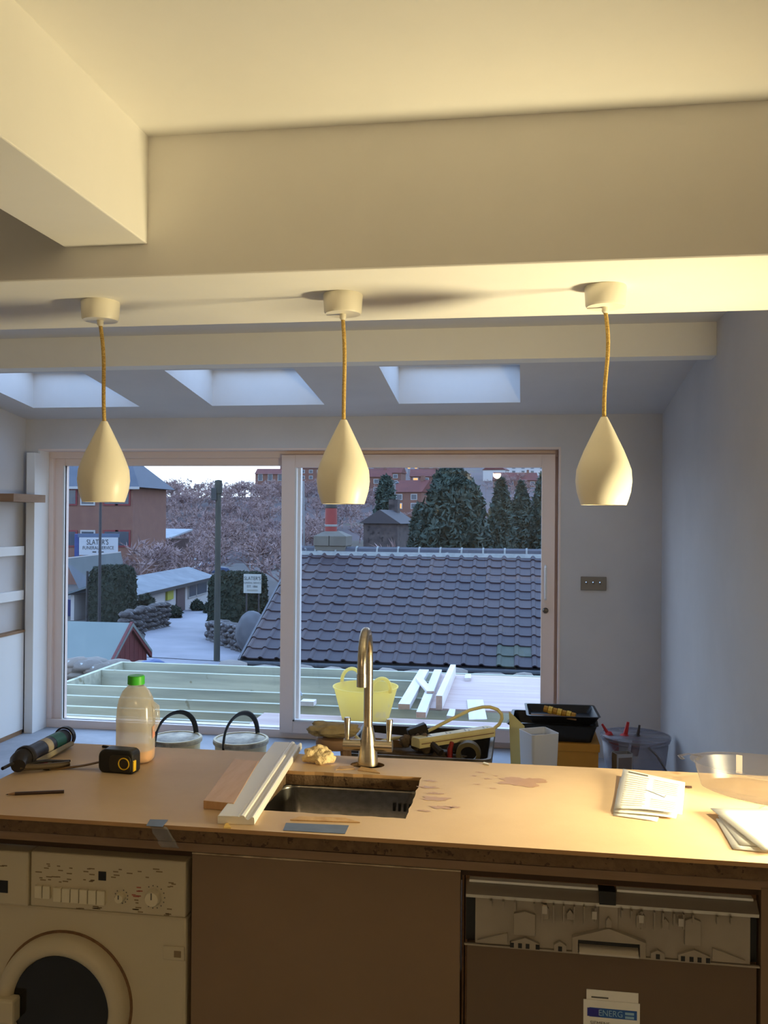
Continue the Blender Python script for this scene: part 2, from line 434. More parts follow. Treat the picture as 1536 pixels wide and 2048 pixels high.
# worktop: thin board over a thicker chipboard core, both with a slightly ragged sink cut-out and a tap hole
def board(name, ztop, thick, ins, m_top, m_edge):
    bm = bmesh.new()
    def loop(pts):
        vs_ = [bm.verts.new((x, y, ztop)) for x, y in pts]
        return [bm.edges.new((vs_[i], vs_[(i+1) % len(vs_)])) for i in range(len(vs_))]
    E_ = loop([(CXL+ins, CY0+ins), (-.3, CY0+.004+ins), (CXR-ins, CY0-.006+ins), (CXR-ins, CY1+.012-ins), (0, CY1+.004-ins), (CXL+ins, CY1-.008-ins)])
    rg = random.Random(3); hp = []
    for (ax, ay), (bx_, by_) in (((sx0, sy0), (sx1, sy0)), ((sx1, sy0), (sx1, sy1)), ((sx1, sy1), (sx0, sy1)), ((sx0, sy1), (sx0, sy0))):
        for k in range(14):
            t = k/14; j = rg.uniform(-.0025, .0025) if k else 0
            hp.append((ax+(bx_-ax)*t + (j if ax == bx_ else 0), ay+(by_-ay)*t + (j if ay == by_ else 0)))
    E_ += loop(hp)
    E_ += loop([(tapc.x+.047*cos(a), tapc.y+.008+.034*sin(a)) for a in [2*pi*k/24 for k in range(24)]])
    bmesh.ops.triangle_fill(bm, use_beauty=True, edges=E_)
    geo = bmesh.ops.extrude_face_region(bm, geom=list(bm.faces))
    for v in [g for g in geo['geom'] if isinstance(g, bmesh.types.BMVert)]: v.co.z -= thick
    bmesh.ops.recalc_face_normals(bm, faces=bm.faces)
    me = bpy.data.meshes.new(name); bm.to_mesh(me); bm.free()
    me.materials.append(m_top); me.materials.append(m_edge)
    for p in me.polygons:
        if abs(p.normal.z) < .5: p.material_index = 1
    o = bpy.data.objects.new(name, me); COL.objects.link(o)
    return o
wt = board('worktop', CZ, .009, 0, MDF, mat('mdf_cut_edge', (176, 136, 92), .7))
tag(wt, 'bare brown board worktop with a sink cut-out', 'worktop')
CHIP = mat('chipboard_edge', (112, 88, 62), .85, col2=(92, 70, 48), scale=50, bump=.2, bscale=160, spots=(70, 50, 34), sscale=70, sthr=.62)
core = board('worktop_core', CZ-.0092, .027, .004, CHIP, CHIP); core.parent = wt

# marks on the worktop: water stain and drips
STAIN = mat('damp_board', (176, 134, 92), .45, col2=(184, 143, 102), scale=20)
def patch(name, cx, cy, r, sx, sy, seed, m, parent, z=CZ+.0006, n=40, amp=.5):
    L = parent.location
    pts = []
    for k in range(n):
        a = 2*pi*k/n; q = r*(1+amp*noise.fractal(Vector((cos(a)*1.6+seed, sin(a)*1.6, seed)), 1, 2, 4))
        pts.append((cx+q*sx*cos(a)-L.x, cy+q*sy*sin(a)-L.y, z-L.z))
    return obj(name, MB().add(pts, [tuple(range(n))]), m, parent)
q = at(1045, 1563, Z=CZ); patch('water_stain', q.x, q.y, .062, 1.0, .62, 3.3, STAIN, wt, amp=.6)
for k, (x, y, r) in enumerate([(962, 1545, .010), (975, 1558, .009), (955, 1569, .007), (985, 1577, .008), (870, 1598, .030), (880, 1615, .022), (858, 1575, .018), (862, 1562, .012), (868, 1587, .014), (905, 1614, .012), (850, 1622, .012), (948, 1552, .006), (992, 1552, .005)]):
    q = at(x, y, Z=CZ); patch('damp_mark', q.x, q.y, r, 1.2, .5, 9.1+k, STAIN, wt, amp=.8)

# supporting rail, carcase sides
rail = thing('front_rail', 'rail of boards under the worktop edge, two coloured dark as gap shade', 'rail', (-.3, 1.95, .84))
wob('rail_board', MB().box(CXL+.005, CXR-.01, 1.947, 1.966, .8425, .8615), RAILM, rail)
wob('rail_board', MB().box(CXL+.005, CXR-.01, 1.968, 1.985, .8235, .8415), mat('gap_shade_brown', (70, 52, 38), .8), rail)  # batten coloured dark brown for the shade in the gap
wob('light_stop_board', MB().box(CXL+.005, CXR-.01, 2.47, 2.485, .8235, .8833), MDF_EDGE, rail)  # unseen board added to stop daylight coming through under the worktop
wob('rail_board', MB().box(CXL+.005, CXR-.01, 1.955, 1.975, .862, .8833), mat('gap_shade_brown', (70, 52, 38), .8), rail)  # dark colour paints the recess shade below the worktop edge
for x0, x1, nm in ((-.7385, -.7325, 'washing machine and cupboard'), (-.1245, -.1195, 'cupboard and dishwasher')):
    tag(obj('side_panel', MB().box(x0, x1, 1.975, 2.5, 0, .847), MDF_EDGE), 'thin carcase side panel between ' + nm, 'panel')
ep = tag(obj('end_panel', MB().box(.489, .507, 1.945, 2.5, 0, .847), DOORM), 'upright panel at the end of the dishwasher', 'panel')
tag(obj('cupboard_front', MB().box(.511, CXR-.02, 1.955, 2.46, .0, .822), DOORM, bevel=.002), 'wide cupboard beyond the dishwasher under the work lamp', 'cupboard')

# cupboard under the sink
cu = thing('sink_cupboard', 'cupboard under the sink with one plain beige door', 'cupboard', (-.43, 2.2, 0))
wob('door', MB().box(-.731, -.126, 1.945, 1.966, .06, .838), DOORM, cu, bevel=.002)
wob('lit_edge_strip', MB().box(-.731, -.126, 1.9455, 1.9665, .8381, .8412), mat('lit_edge_cream', (206, 190, 160), .5, col2=(150, 128, 100), scale=14), cu)  # pale strip paints the lit top edge of the door
wob('carcase', MB().prism([(1.97, .06), (2.5, .06), (2.5, .6), (1.97, .6)], 'x', -.73, -.127), MDF_EDGE, cu)
wob('plinth', MB().box(-.73, -.127, 2.0, 2.02, 0, .06), MDF_EDGE, cu)

# sink bowl
bowl = MB(); RR = .045
def rrect(x0, x1, y0, y1, r, z, n=6):
    out = []
    for cx, cy, a0 in ((x1-r, y1-r, 0), (x0+r, y1-r, pi/2), (x0+r, y0+r, pi), (x1-r, y0+r, 1.5*pi)):
        for k in range(n+1): out.append((cx+r*cos(a0+pi/2*k/n), cy+r*sin(a0+pi/2*k/n), z))
    return out
e = .006
rings = [rrect(sx0-.03, sx1+.03, sy0-.03, sy1+.03, RR+.03, .883), rrect(sx0-e, sx1+e, sy0-e, sy1+e, RR, .883), rrect(sx0-e, sx1+e, sy0-e, sy1+e, RR, .873),
         rrect(sx0, sx1, sy0, sy1, RR, .76), rrect(sx0+.03, sx1-.03, sy0+.03, sy1-.03, RR, .735), rrect(sx0+.12, sx1-.12, sy0+.1, sy1-.1, RR*.6, .731)]
nr = len(rings[0]); vv = [p for r_ in rings for p in r_]
bowl.add(vv, [(i*nr+k, i*nr+(k+1) % nr, (i+1)*nr+(k+1) % nr, (i+1)*nr+k) for i in range(len(rings)-1) for k in range(nr)] + [tuple((len(rings)-1)*nr+k for k in range(nr))])
snk = thing('sink', 'stainless steel sink bowl set below the worktop', 'sink', ((sx0+sx1)/2, (sy0+sy1)/2, .73))
so = wob('bowl', bowl, SINKM, snk, smooth=True, angle=60)
md = so.modifiers.new('gauge', 'SOLIDIFY'); md.thickness = .0015
wob('drain', MB().lathe([(.04, 0), (.038, .003), (.02, .001), (0, .001)], 24, ((sx0+sx1)/2, (sy0+sy1)/2, .7315)), CHROME, snk, smooth=True)
for k in range(4):
    wob('overflow_slot', MB().box(sx1-.075+k*.014, sx1-.069+k*.014, sy1-.006, sy1-.001, .83, .85), DARK, snk)

# tap
TX, TY = tapc.x, tapc.y+.012
tap = thing('mixer_tap', 'tall brushed steel mixer tap with swan neck and two lever handles', 'tap', (TX, TY, CZ))
def L(k): return k
obj('tap_body', MB().lathe([(.0285, 0), (.0285, .004), (.028, .01), (.024, .05), (.0185, .085), (.0145, .1), (.0135, .105), (.0, .105)], 28), STEEL, tap, smooth=True, angle=60)
pts = [(0, 0, .10), (0, 0, .20), (0, 0, .285)]
R_ = .085; dx, dy = .07, -.997
for k in range(1, 15):
    a = pi*k/14; d = R_*(1-cos(a)); pts.append((dx*d, dy*d, .29+R_*sin(a)))
pts += [(dx*2*R_, dy*2*R_, .275), (dx*2*R_, dy*2*R_, .255)]
obj('spout', MB().tube(pts, .0125, 20), STEEL, tap, smooth=True, angle=60)
obj('spout_nozzle', MB().tube([(dx*2*R_, dy*2*R_, .278), (dx*2*R_, dy*2*R_, .245)], .0138, 20), STEEL, tap, smooth=True)
obj('valve_bar', MB().tube([(-.068, .0, .052), (.068, .0, .052)], .0155, 20), STEEL, tap, smooth=True)
for s_ in (-1, 1):
    obj('lever', MB().tube([(s_*.058, 0, .062), (s_*.058, .002, .075), (s_*.059, .004, .122), (s_*.059, .004, .126)], [.006, .0065, .0095, .008], 14), STEEL, tap, smooth=True)

# ---------------------------------------------------------------- washing machine
WY = 1.945
wm = thing('washing_machine', 'cream washing machine with round dark porthole door', 'washing machine', (-1.037, 2.2, 0))
def wx(x, y=1800): return at(x, y, Y=WY).x
def wz(x, y): return at(x, y, Y=WY).z
zt, zp = .822, wz(300, 1828)
wob('body', MB().box(-1.335, -.742, WY, 2.5, .015, zp-.002), APPL, wm, bevel=.006)
wob('control_panel', MB().box(wx(64), -.742, WY-.008, 2.4, zp+.001, zt), APPL, wm, bevel=.004)
dr = wob('detergent_drawer', MB().box(-1.335, wx(62), WY-.014, 2.35, zp+.001, zt-.001), APPL, wm, bevel=.004)
c = at(13, 1768, Y=WY)
wob('drawer_grip', MB().box(c.x-.03, c.x+.012, WY-.0155, WY-.012, c.z-.014, c.z+.014), DARK, wm)
for k in range(4):
    wob('foot', MB().lathe([(.02, 0), (.02, .016)], 12, (-1.28+.48*(k % 2), 2.0+.43*(k//2), 0)), DARK, wm)
c = at(208, 1749, Y=WY); wob('indicator_window', MB().box(c.x-.009, c.x+.009, WY-.0095, WY-.007, c.z-.010, c.z+.010), DARK, wm)
BTN = mat('ivory_button', (214, 204, 176), .4)
x0, x1 = wx(112, 1785), wx(216, 1785); zb = wz(150, 1787)
for k in range(6):
    a = x0+(x1-x0)*k/6; wob('push_button', MB().box(a+.001, a+(x1-x0)/6-.001, WY-.016, WY-.006, zb-.016, zb+.016), BTN, wm, bevel=.0015)
x0, x1 = wx(75, 1780), wx(107, 1780)
for k in range(2):
    a = x0+(x1-x0)*k/2; wob('push_button', MB().box(a+.001, a+(x1-x0)/2-.001, WY-.016, WY-.006, zb-.011, zb+.018), BTN, wm, bevel=.0015)
for (x, y, r) in ((246, 1790, .011), (311, 1791, .018)):
    c = at(x, y, Y=WY)
    kn = wob('dial', MB().lathe([(r, -.006), (r*.96, -.02), (r*.85, -.024), (0, -.024)], 28, (c.x, WY, c.z), axis='y'), BTN, wm, smooth=True)
    me_ = MB().box(c.x-.0012, c.x+.0012, WY-.0255, WY-.02, c.z, c.z+r*.8); Lw = wm.location
    me_.v = [(v[0]-Lw.x, v[1]-Lw.y, v[2]-Lw.z) for v in me_.v]; obj('pointer', me_, INK, kn)
    for q in range(11):
        a = radians(-30+24*q) if r > .015 else radians(20+30*q)
        mb_ = MB().box(c.x+r*1.4*sin(a)-.0012, c.x+r*1.4*sin(a)+.0012, WY-.0086, WY-.0075, c.z+r*1.4*cos(a)-.0012, c.z+r*1.4*cos(a)+.0012)
        wob('dial_mark', mb_, INK, wm)
PR = mat('brown_print', (132, 112, 84), .6); PRR = mat('red_print', (170, 90, 80), .6)
rg = random.Random(5)
pm = MB(); pr = MB()
for (xa, xb, ya, yb, n_, tgt) in ((80, 115, 1725, 1760, 9, pm), (120, 190, 1728, 1762, 16, pm), (225, 330, 1735, 1752, 9, pm), (340, 352, 1760, 1772, 4, pm), (268, 284, 1770, 1790, 6, pr), (270, 284, 1793, 1822, 6, pm), (330, 350, 1815, 1828, 4, pm), (145, 205, 1806, 1818, 6, pm), (5, 28, 1724, 1728, 2, pm)):
    for _ in range(n_):
        c = at(rg.uniform(xa, xb), rg.uniform(ya, yb), Y=WY); w_ = rg.uniform(.003, .008)
        yy = WY-.0085 if c.x > wx(64) else WY-.0145
        tgt.box(c.x-w_, c.x+w_, yy, yy+.001, c.z-.0012, c.z+.0012)
for n_, t_, m_ in (('printed_markings', pm, PR), ('red_markings', pr, PRR)):
    o = wob(n_, t_, m_, wm); o['kind'] = 'stuff'
c = at(348, 1906, Y=WY)
bd = wob('badge', MB().box(c.x-.026, c.x+.026, WY-.004, WY+.002, c.z-.016, c.z+.016), APPL, wm, bevel=.003)
bd2 = MB().box(c.x+.002, c.x+.018, WY-.0055, WY-.003, c.z-.007, c.z+.007); bd2.v = [(v[0]-Lw.x, v[1]-Lw.y, v[2]-Lw.z) for v in bd2.v]
obj('badge_emblem', bd2, PR, bd)
c = at(131, 2003, Y=WY)
wob('door_recess', MB().lathe([(.164, -.0005), (.164, -.002), (.158, -.002), (.158, -.0005)], 64, (c.x, WY, c.z), axis='y', closed=True), MDF_EDGE, wm)
dr = wob('porthole_door', MB().lathe([(.158, 0), (.158, -.02), (.15, -.034), (.135, -.04), (.122, -.036), (.115, -.02), (.115, 0)], 64, (c.x, WY, c.z), axis='y', closed=True), APPL, wm, smooth=True, angle=60)
wob('porthole_glass', MB().lathe([(.116, -.02), (.10, -.008), (.07, .03), (.03, .045), (0, .046)], 48, (c.x, WY-.004, c.z), axis='y'), mat('dark_bowl_glass', (14, 11, 9), .12, spec=.6), wm, smooth=True, angle=80)
h = at(28, 2000, Y=WY)
wob('door_catch', MB().box(h.x-.04, h.x+.03, WY-.055, WY-.02, h.z-.028, h.z+.028), APPL, wm, bevel=.006)

# ---------------------------------------------------------------- dishwasher
DY = 1.942
dw = thing('dishwasher', 'dishwasher with bare grey fascia plate awaiting its front panel', 'dishwasher', (.183, 2.2, 0))
FAS = mat('grey_moulded_plastic', (158, 148, 134), .42, col2=(150, 140, 126), scale=8)
FASD = mat('brown_steel_door', (106, 86, 68), .45, .2)
def dp(x, y, yy=DY): return at(x, y, Y=yy)
# panel axes: everything on the plate is level; plate spans px 950..1500
PX0, PX1 = dp(950, 1850).x, dp(1502, 1850).x
PZ0, PZ1 = dp(1230, 1910).z, dp(1230, 1812).z
wob('tub', MB().box(-.117, .486, DY+.03, 2.46, .08, .822), MDF_EDGE, dw)
wob('door_skin', MB().box(-.112, .482, DY+.006, DY+.03, .08, PZ0-.003), FASD, dw, bevel=.002)
fa = wob('fascia', MB().box(PX0, PX1, DY+.004, DY+.028, PZ0, PZ1), FAS, dw, bevel=.0015)
for a, b in ((-.115, PX0-.001), (PX1+.001, .484)):
    wob('fascia_end', MB().box(a, b, DY+.018, DY+.029, PZ0, PZ1+.0), DARK, dw)
wob('edge_channel', MB().box(-.117, .486, DY+.0, DY+.006, PZ0-.004, PZ0-.0005), FAS, dw)
CHAN = mat('bright_metal_channel', (196, 188, 176), .32, .8)
zz = PZ1
xm = dp(1215, 1800).x
wob('top_channel', MB().prism([(DY-.001, zz-.003), (DY+.03, zz+.0), (DY+.03, zz+.024), (DY+.02, zz+.024), (DY-.002, zz+.004)], 'x', -.114, .484), CHAN, dw)
for a, b in ((-.108, xm-.018), (xm+.02, .476)):
    wob('seal_strip', MB().box(a, b, DY+.012, DY+.035, zz+.0245, zz+.03), WHITE_WOOD, dw, bevel=.001)
wob('catch_socket', MB().box(xm-.017, xm+.017, DY-.003, DY+.03, zz+.002, zz+.03), DARK, dw)
def fsub(n_, mb_, m_, **k):
    L_ = dw.location; mb_.v = [(v[0]-L_.x, v[1]-L_.y, v[2]-L_.z) for v in mb_.v]; return obj(n_, mb_, m_, fa, **k)
FT = 0.0
def PZ(y, x): return dp(x, y).z
# ribs hanging from the top edge
for x, l_ in ((982, .018), (1006, .018), (1030, .022), (1068, .02), (1084, .045), (1107, .043), (1127, .04), (1148, .042), (1168, .04), (1190, .035), (1243, .022), (1262, .022), (1283, .045), (1308, .04), (1325, .035), (1347, .03), (1366, .035), (1385, .02), (1434, .02), (1461, .018)):
    a = dp(x, 1850).x
    fsub('rib', MB().box(a-.0017, a+.0017, DY-.009, DY+.006, PZ1-l_, PZ1-.004), FAS)
# five-sided tabs (little house outlines) and clips
def house(cx, zc, w_, h_, t=.010, m_=FAS, n_='tab', sky=.35):
    fsub(n_, MB().prism([(cx-w_/2, zc-h_/2), (cx+w_/2, zc-h_/2), (cx+w_/2, zc+h_/2-sky*h_), (cx, zc+h_/2), (cx-w_/2, zc+h_/2-sky*h_)], 'y', DY+.005-t, DY+.0055), m_, bevel=.0008)
for x, y, w_, h_, sk_ in ((1049, 1845, .045, .05, .12), (1090, 1822, .016, .03, .3), (1140, 1828, .014, .022, .4), (1281, 1838, .018, .034, .3), (1330, 1846, .015, .024, .4), (1385, 1862, .032, .056, .1), (1050, 1890, .060, .022, .5), (1120, 1895, .026, .02, .4), (1315, 1910, .028, .018, .4), (1388, 1916, .064, .024, .5)):
    c = dp(x, y); house(c.x, max(c.z, PZ0+h_/2+.001), w_, h_, sky=sk_)
for x, y in ((1089, 1815), (1188, 1826), (1281, 1833), (1360, 1840)):
    c = dp(x, y); fsub('clip', MB().box(c.x-.005, c.x+.005, DY-.013, DY+.005, c.z-.008, c.z+.008), CHAN)
for x, y in ((1024, 1890), (1040, 1893), (1055, 1895), (1075, 1896), (1120, 1897), (1315, 1912), (1365, 1917), (1382, 1919), (1398, 1920), (1415, 1921)):
    c = dp(x, y); fsub('peg_hole', MB().box(c.x-.004, c.x+.004, DY-.0058, DY+.005, max(c.z, PZ0+.006)-.005, max(c.z, PZ0+.006)+.005), DARK)
c = dp(1217, 1845); fsub('centre_plate', MB().box(c.x-.02, c.x+.02, DY, DY+.006, c.z-.026, PZ1-.003), FAS, bevel=.001)
fsub('centre_pin', MB().prism([(c.x-.006, c.z-.008), (c.x+.006, c.z-.008), (c.x+.006, c.z+.006), (c.x, c.z+.014), (c.x-.006, c.z+.006)], 'y', DY-.008, DY+.001), FAS, bevel=.001)
# grip: gabled surround with a dark slot and a pale lip
c = dp(1217, 1882)
hw = .075
fsub('grip_surround', MB().add([], []).prism([(c.x-hw, PZ0+.001), (c.x-hw, PZ0+.034), (c.x, PZ0+.058), (c.x+hw, PZ0+.034), (c.x+hw, PZ0+.001), (c.x+hw-.012, PZ0+.001), (c.x+hw-.012, PZ0+.03), (c.x-hw+.012, PZ0+.03), (c.x-hw+.012, PZ0+.001)], 'y', DY-.010, DY+.0055), FAS, bevel=.0008)
fsub('grip_slot', MB().box(c.x-hw+.012, c.x+hw-.012, DY+.0025, DY+.0045, PZ0+.002, PZ0+.03), DARK)
fsub('grip_lip', MB().hexa([(c.x-hw+.014, DY-.012, PZ0+.001), (c.x+hw-.014, DY-.012, PZ0+.001), (c.x+hw-.014, DY+.003, PZ0+.004), (c.x-hw+.014, DY+.003, PZ0+.004), (c.x-hw+.014, DY-.012, PZ0+.006), (c.x+hw-.014, DY-.012, PZ0+.006), (c.x+hw-.014, DY+.003, PZ0+.018), (c.x-hw+.014, DY+.003, PZ0+.018)]), CHAN, bevel=.001)
for xa, ya, xb, yb in ((955, 1880, 1015, 1866), (1425, 1896, 1490, 1921)):
    a, b = dp(xa, ya), dp(xb, yb); lo = PZ0+.004
    fsub('wedge', MB().prism([(a.x, max(a.z, lo+.004)), (b.x, max(b.z, lo+.004)), (b.x, lo), (a.x, lo)], 'y', DY-.001, DY+.0055), FAS)

# leaflets tucked in front of the dishwasher
BLUE = mat('leaflet_blue', (40, 92, 170), .5); FLAG = mat('flag_blue', (40, 40, 140), .5)
def leaflet(name, label, x0, x1, ytop, yy, print_):
    a, b = at(x0, ytop, Y=yy), at(x1, ytop, Y=yy); w_ = b.x-a.x; h_ = .2
    t = thing(name, label, 'leaflet', ((a.x+b.x)/2, yy, a.z-h_), group=None)
    obj('sheet', MB().box(-w_/2, w_/2, 0, .0012, 0, h_), PAPER, t)
    if print_:
        obj('blue_banner', MB().box(-w_/2+.012, w_/2-.006, -.0006, 0, h_-.035, h_-.016), BLUE, t)
        obj('flag_block', MB().box(-w_/2+.008, -w_/2+.034, -.0009, 0, h_-.034, h_-.017), FLAG, t)
        text('print', 'ENERG', .018, mat('pale_print', (150, 190, 220), .6), t, (-.002, -.0015, h_-.0255), (pi/2, 0, 0), sx=.9)
        for q in (0, 1):
            obj('class_mark', MB().box(w_/2-.03, w_/2-.012, -.0012, 0, h_-.025-q*.008, h_-.02-q*.008), mat('pale_print', (150, 190, 220), .6), t)
        text('print', 'SIEMENS', .011, INK, t, (-w_/2+.034, -.0012, h_-.048), (pi/2, 0, 0))
    else:
        obj('print_line', MB().box(-w_/2+.01, -w_/2+.045, -.0005, 0, h_-.017, h_-.014), INK, t)
        obj('print_line', MB().box(-w_/2+.01, -w_/2+.03, -.0005, 0, h_-.028, h_-.025), INK, t)
    return t
leaflet('leaflet', 'taller plain leaflet tucked behind the energy label on the dishwasher', 1173, 1277, 1978, 1.9465, False)
leaflet('leaflet', 'energy label leaflet with blue banner in front of the dishwasher', 1167, 1280, 1998, 1.9448, True)

# ================================================================== pendant lamps
SHADE = [(.051, 0), (.0555, .013), (.0605, .03), (.0635, .054), (.0615, .08), (.0545, .1), (.0445, .125), (.032, .151), (.0205, .175), (.012, .192), (.0075, .201)]
inner = [(max(r-.0022, .004), z) for r, z in SHADE]
shade_me = mesh('shade', MB().lathe(SHADE + [(.004, .2015)] + inner[::-1], 48, closed=True))
shade_me.materials.append(PENDM)
def pendant(rose_px, shade_px, label, kink, pos=None):
    if pos is None:
        a = at(*rose_px, Z=ZB); y_ = 2.108
        a = Vector((at(rose_px[0], rose_px[1], Y=y_).x, y_, ZB)); b = at(*shade_px, Y=y_)
    else: a, b = pos
    t = thing('pendant_lamp', label, 'pendant lamp', (a.x, a.y, ZB), group='pendant lamps under the main beam')
    ro = obj('ceiling_rose', MB().lathe([(.0465, 0), (.0475, -.003), (.045, -.042), (.042, -.047), (.0, -.047)], 40), PENDM, t, smooth=True, angle=50)
    obj('cord_grip', MB().lathe([(.008, -.046), (.008, -.056), (.005, -.061), (0, -.061)], 16), PENDM, ro, smooth=True)
    sx_, sz_ = b.x-a.x, b.z-ZB                      # shade bottom relative to rose
    top = sz_+.201
    P_ = []
    for k in range(17):
        u = k/16; P_.append((kink[0]*sin(pi*u)+kink[1]*sin(2*pi*u) + sx_*u, 0, -.055+(top+.055)*u))
    obj('cable', MB().tube(P_, .0047, 10), CABLEM, t, smooth=True)
    s_ = obj('shade', shade_me, None, t, loc=(sx_, 0, sz_), smooth=not len(_done)); _done.append(1)
    if len(_done) > 1:
        md = s_.modifiers.new('edges', 'EDGE_SPLIT'); md.split_angle = radians(50)
    o2 = obj('lamp_holder', MB().lathe([(.013, .15), (.013, .115), (.0, .115)], 16), DARK, t, loc=(sx_, 0, sz_), smooth=True)
    return t
_done = []
pendant((201, 607), (207, 1004), 'unlit cream teardrop pendant lamp hanging over the plastic bottle', (.004, .002))
pendant((686, 600), (686, 1008), 'unlit cream teardrop pendant lamp hanging above the tap, middle of three', (.003, .001))
p3 = pendant((1211, 582), (1207, 1010), 'unlit cream teardrop pendant lamp nearest the plain plastered wall', (.005, .003))

# work lamp standing at the wall end of the worktop
wl = thing('work_lamp', 'black floodlight work lamp standing at the wall end of the worktop', 'work lamp', (LAMP_P[0], LAMP_P[1], CZ))
lz = LAMP_P[2]-CZ; aim = Vector((-1, .38, .3)).normalized()
obj('lamp_foot', MB().lathe([(.06, .0005), (.06, .008), (.012, .014), (0, .014)], 28), DARK, wl, smooth=True, angle=40)
obj('lamp_stem', MB().tube([(0, 0, .012), (0, 0, lz-.02), tuple(-aim*.03+Vector((0, 0, lz)))], .008, 10), DARK, wl, smooth=True)
hd = obj('lamp_head', MB().lathe([(0, .055), (.05, .05), (.085, .005), (.09, 0), (.084, .004), (.048, .044), (0, .046)], 28), DARK, wl, smooth=True, angle=50, loc=(0, 0, lz))
hd.rotation_euler = aim.to_track_quat('-Z', 'Y').to_euler()
ld = bpy.data.lights.new('work_lamp_light', 'SPOT'); ld.energy = LAMP_W; ld.color = (1.0, .85, .50); ld.shadow_soft_size = .12; ld.spot_size = radians(160); ld.spot_blend = 1.0
lo = bpy.data.objects.new('work_lamp_light', ld); COL.objects.link(lo); lo.parent = wl; lo.location = Vector((0, 0, lz))+aim*.09
lo.rotation_euler = aim.to_track_quat('-Z', 'Y').to_euler()

dl = thing('downlight', 'recessed round downlight in the underside of the main beam', 'downlight', (1.32, 2.28, ZB))
obj('trim_ring', MB().lathe([(.045, 0), (.045, -.006), (.032, -.003), (.032, 0)], 32, closed=True), CHROME, dl, smooth=True)
ld = bpy.data.lights.new('downlight_beam', 'SPOT'); ld.energy = SPOT_W; ld.color = (1.0, .86, .52); ld.spot_size = radians(74); ld.spot_blend = .7; ld.shadow_soft_size = .03
lo = bpy.data.objects.new('downlight_beam', ld); COL.objects.link(lo); lo.parent = dl; lo.location = (0, 0, -.02)
lo.rotation_euler = Vector((.74-1.32, 1.93-2.28, CZ-ZB)).to_track_quat('-Z', 'Y').to_euler()

# fill lamp added behind the camera, shaped as a bulb fitting on the ceiling
rl = thing('fill_lamp', 'added unseen fill lamp, round and white, opposite the worktop', 'fill lamp', (-.4, -1.6, ZC))
obj('lamp_base', MB().lathe([(.06, 0), (.06, -.02), (.02, -.05), (0, -.05)], 24), WHITE_WOOD, rl, smooth=True)
ld = bpy.data.lights.new('fill_lamp_light', 'POINT'); ld.energy = FILL_W; ld.color = (1.0, .72, .40); ld.shadow_soft_size = .06
lo = bpy.data.objects.new('fill_lamp_light', ld); COL.objects.link(lo); lo.parent = rl; lo.location = (0, 0, -.16)
obj('globe', MB().lathe([(.0, -.24), (.05, -.225), (.078, -.19), (.085, -.15), (.078, -.11), (.05, -.07), (.02, -.05)], 24), glass_mat('globe_glass', (1, 1, 1, 1), .04), rl, smooth=True)

# ================================================================== things on the worktop
# plastic milk bottle
MILK = glass_mat('milky_plastic', (.97, .96, .93, 1), .05, .2, .34, (246, 241, 230))
ORANGE = mat('orange_liquid', (240, 156, 30), .25, sss=.2, col2=(244, 172, 50), scale=8)
GREENC = mat('green_cap', (70, 190, 60), .45)
c = at(272, 1531, Z=CZ); c = Vector((c.x, 2.37, CZ)); c.x = at(271, 1500, Y=2.37).x
mbot = thing('milk_bottle', 'translucent plastic milk bottle with green cap and a little orange liquid', 'bottle', c, rotz=radians(12))
def oval(w_, d_, z, n=28, p=3.2):
    out = []
    for k in range(n):
        a = 2*pi*k/n; x, y = cos(a), sin(a); q = (abs(x)**p+abs(y)**p)**(-1/p)
        out.append((x*q*w_, y*q*d_, z))
    return out
def loft(rings, cap0=True, cap1=True):
    n = len(rings[0]); m = MB()
    f_ = [(i*n+k, i*n+(k+1) % n, (i+1)*n+(k+1) % n, (i+1)*n+k) for i in range(len(rings)-1) for k in range(n)]
    if cap0: f_.append(tuple(range(n-1, -1, -1)))
    if cap1: f_.append(tuple((len(rings)-1)*n+k for k in range(n)))
    return m.add([p for r in rings for p in r], f_)
prof = [(.042, .0), (.0495, .006), (.0505, .02), (.0505, .10), (.051, .118), (.0495, .13), (.0485, .15), (.045, .172), (.036, .193), (.024, .206), (.019, .21), (.019, .222)]
rings = []
for w_, z in prof:
    p = 3.2 if z < .15 else 3.2-1.2*(min(z, .2)-.15)/.05
    rings.append(oval(w_, w_*.95, z, 32, p))
bo = obj('bottle_body', loft(rings, True, False), MILK, mbot, smooth=True, angle=50)
bo.modifiers.new('wall', 'SOLIDIFY').thickness = .0008
obj('bottle_handle', MB().tube([(.040, -.01, .165), (.056, -.01, .15), (.058, -.01, .11), (.05, -.01, .085)], [.008, .011, .011, .008], 10), MILK, mbot, smooth=True)
obj('liquid', loft([oval(.040, .038, .002, 32), oval(.0475, .045, .006, 32), oval(.0497, .0472, .022, 32), oval(.0497, .0472, .034, 32)]), ORANGE, mbot, smooth=True, angle=40)
cap = MB()
cp = []
for z, r0 in ((.212, .0225), (.234, .0222), (.236, .020)):
    cp.append([((r0+(.0008 if k % 2 else 0))*cos(2*pi*k/40), (r0+(.0008 if k % 2 else 0))*sin(2*pi*k/40), z) for k in range(40)])
obj('cap', loft(cp), GREENC, mbot, smooth=True, angle=35)
obj('label_print', MB().box(.0507, .0512, -.024, .01, .065, .098), mat('faded_orange_print', (226, 130, 90), .5, col2=(232, 200, 176), scale=60), mbot)

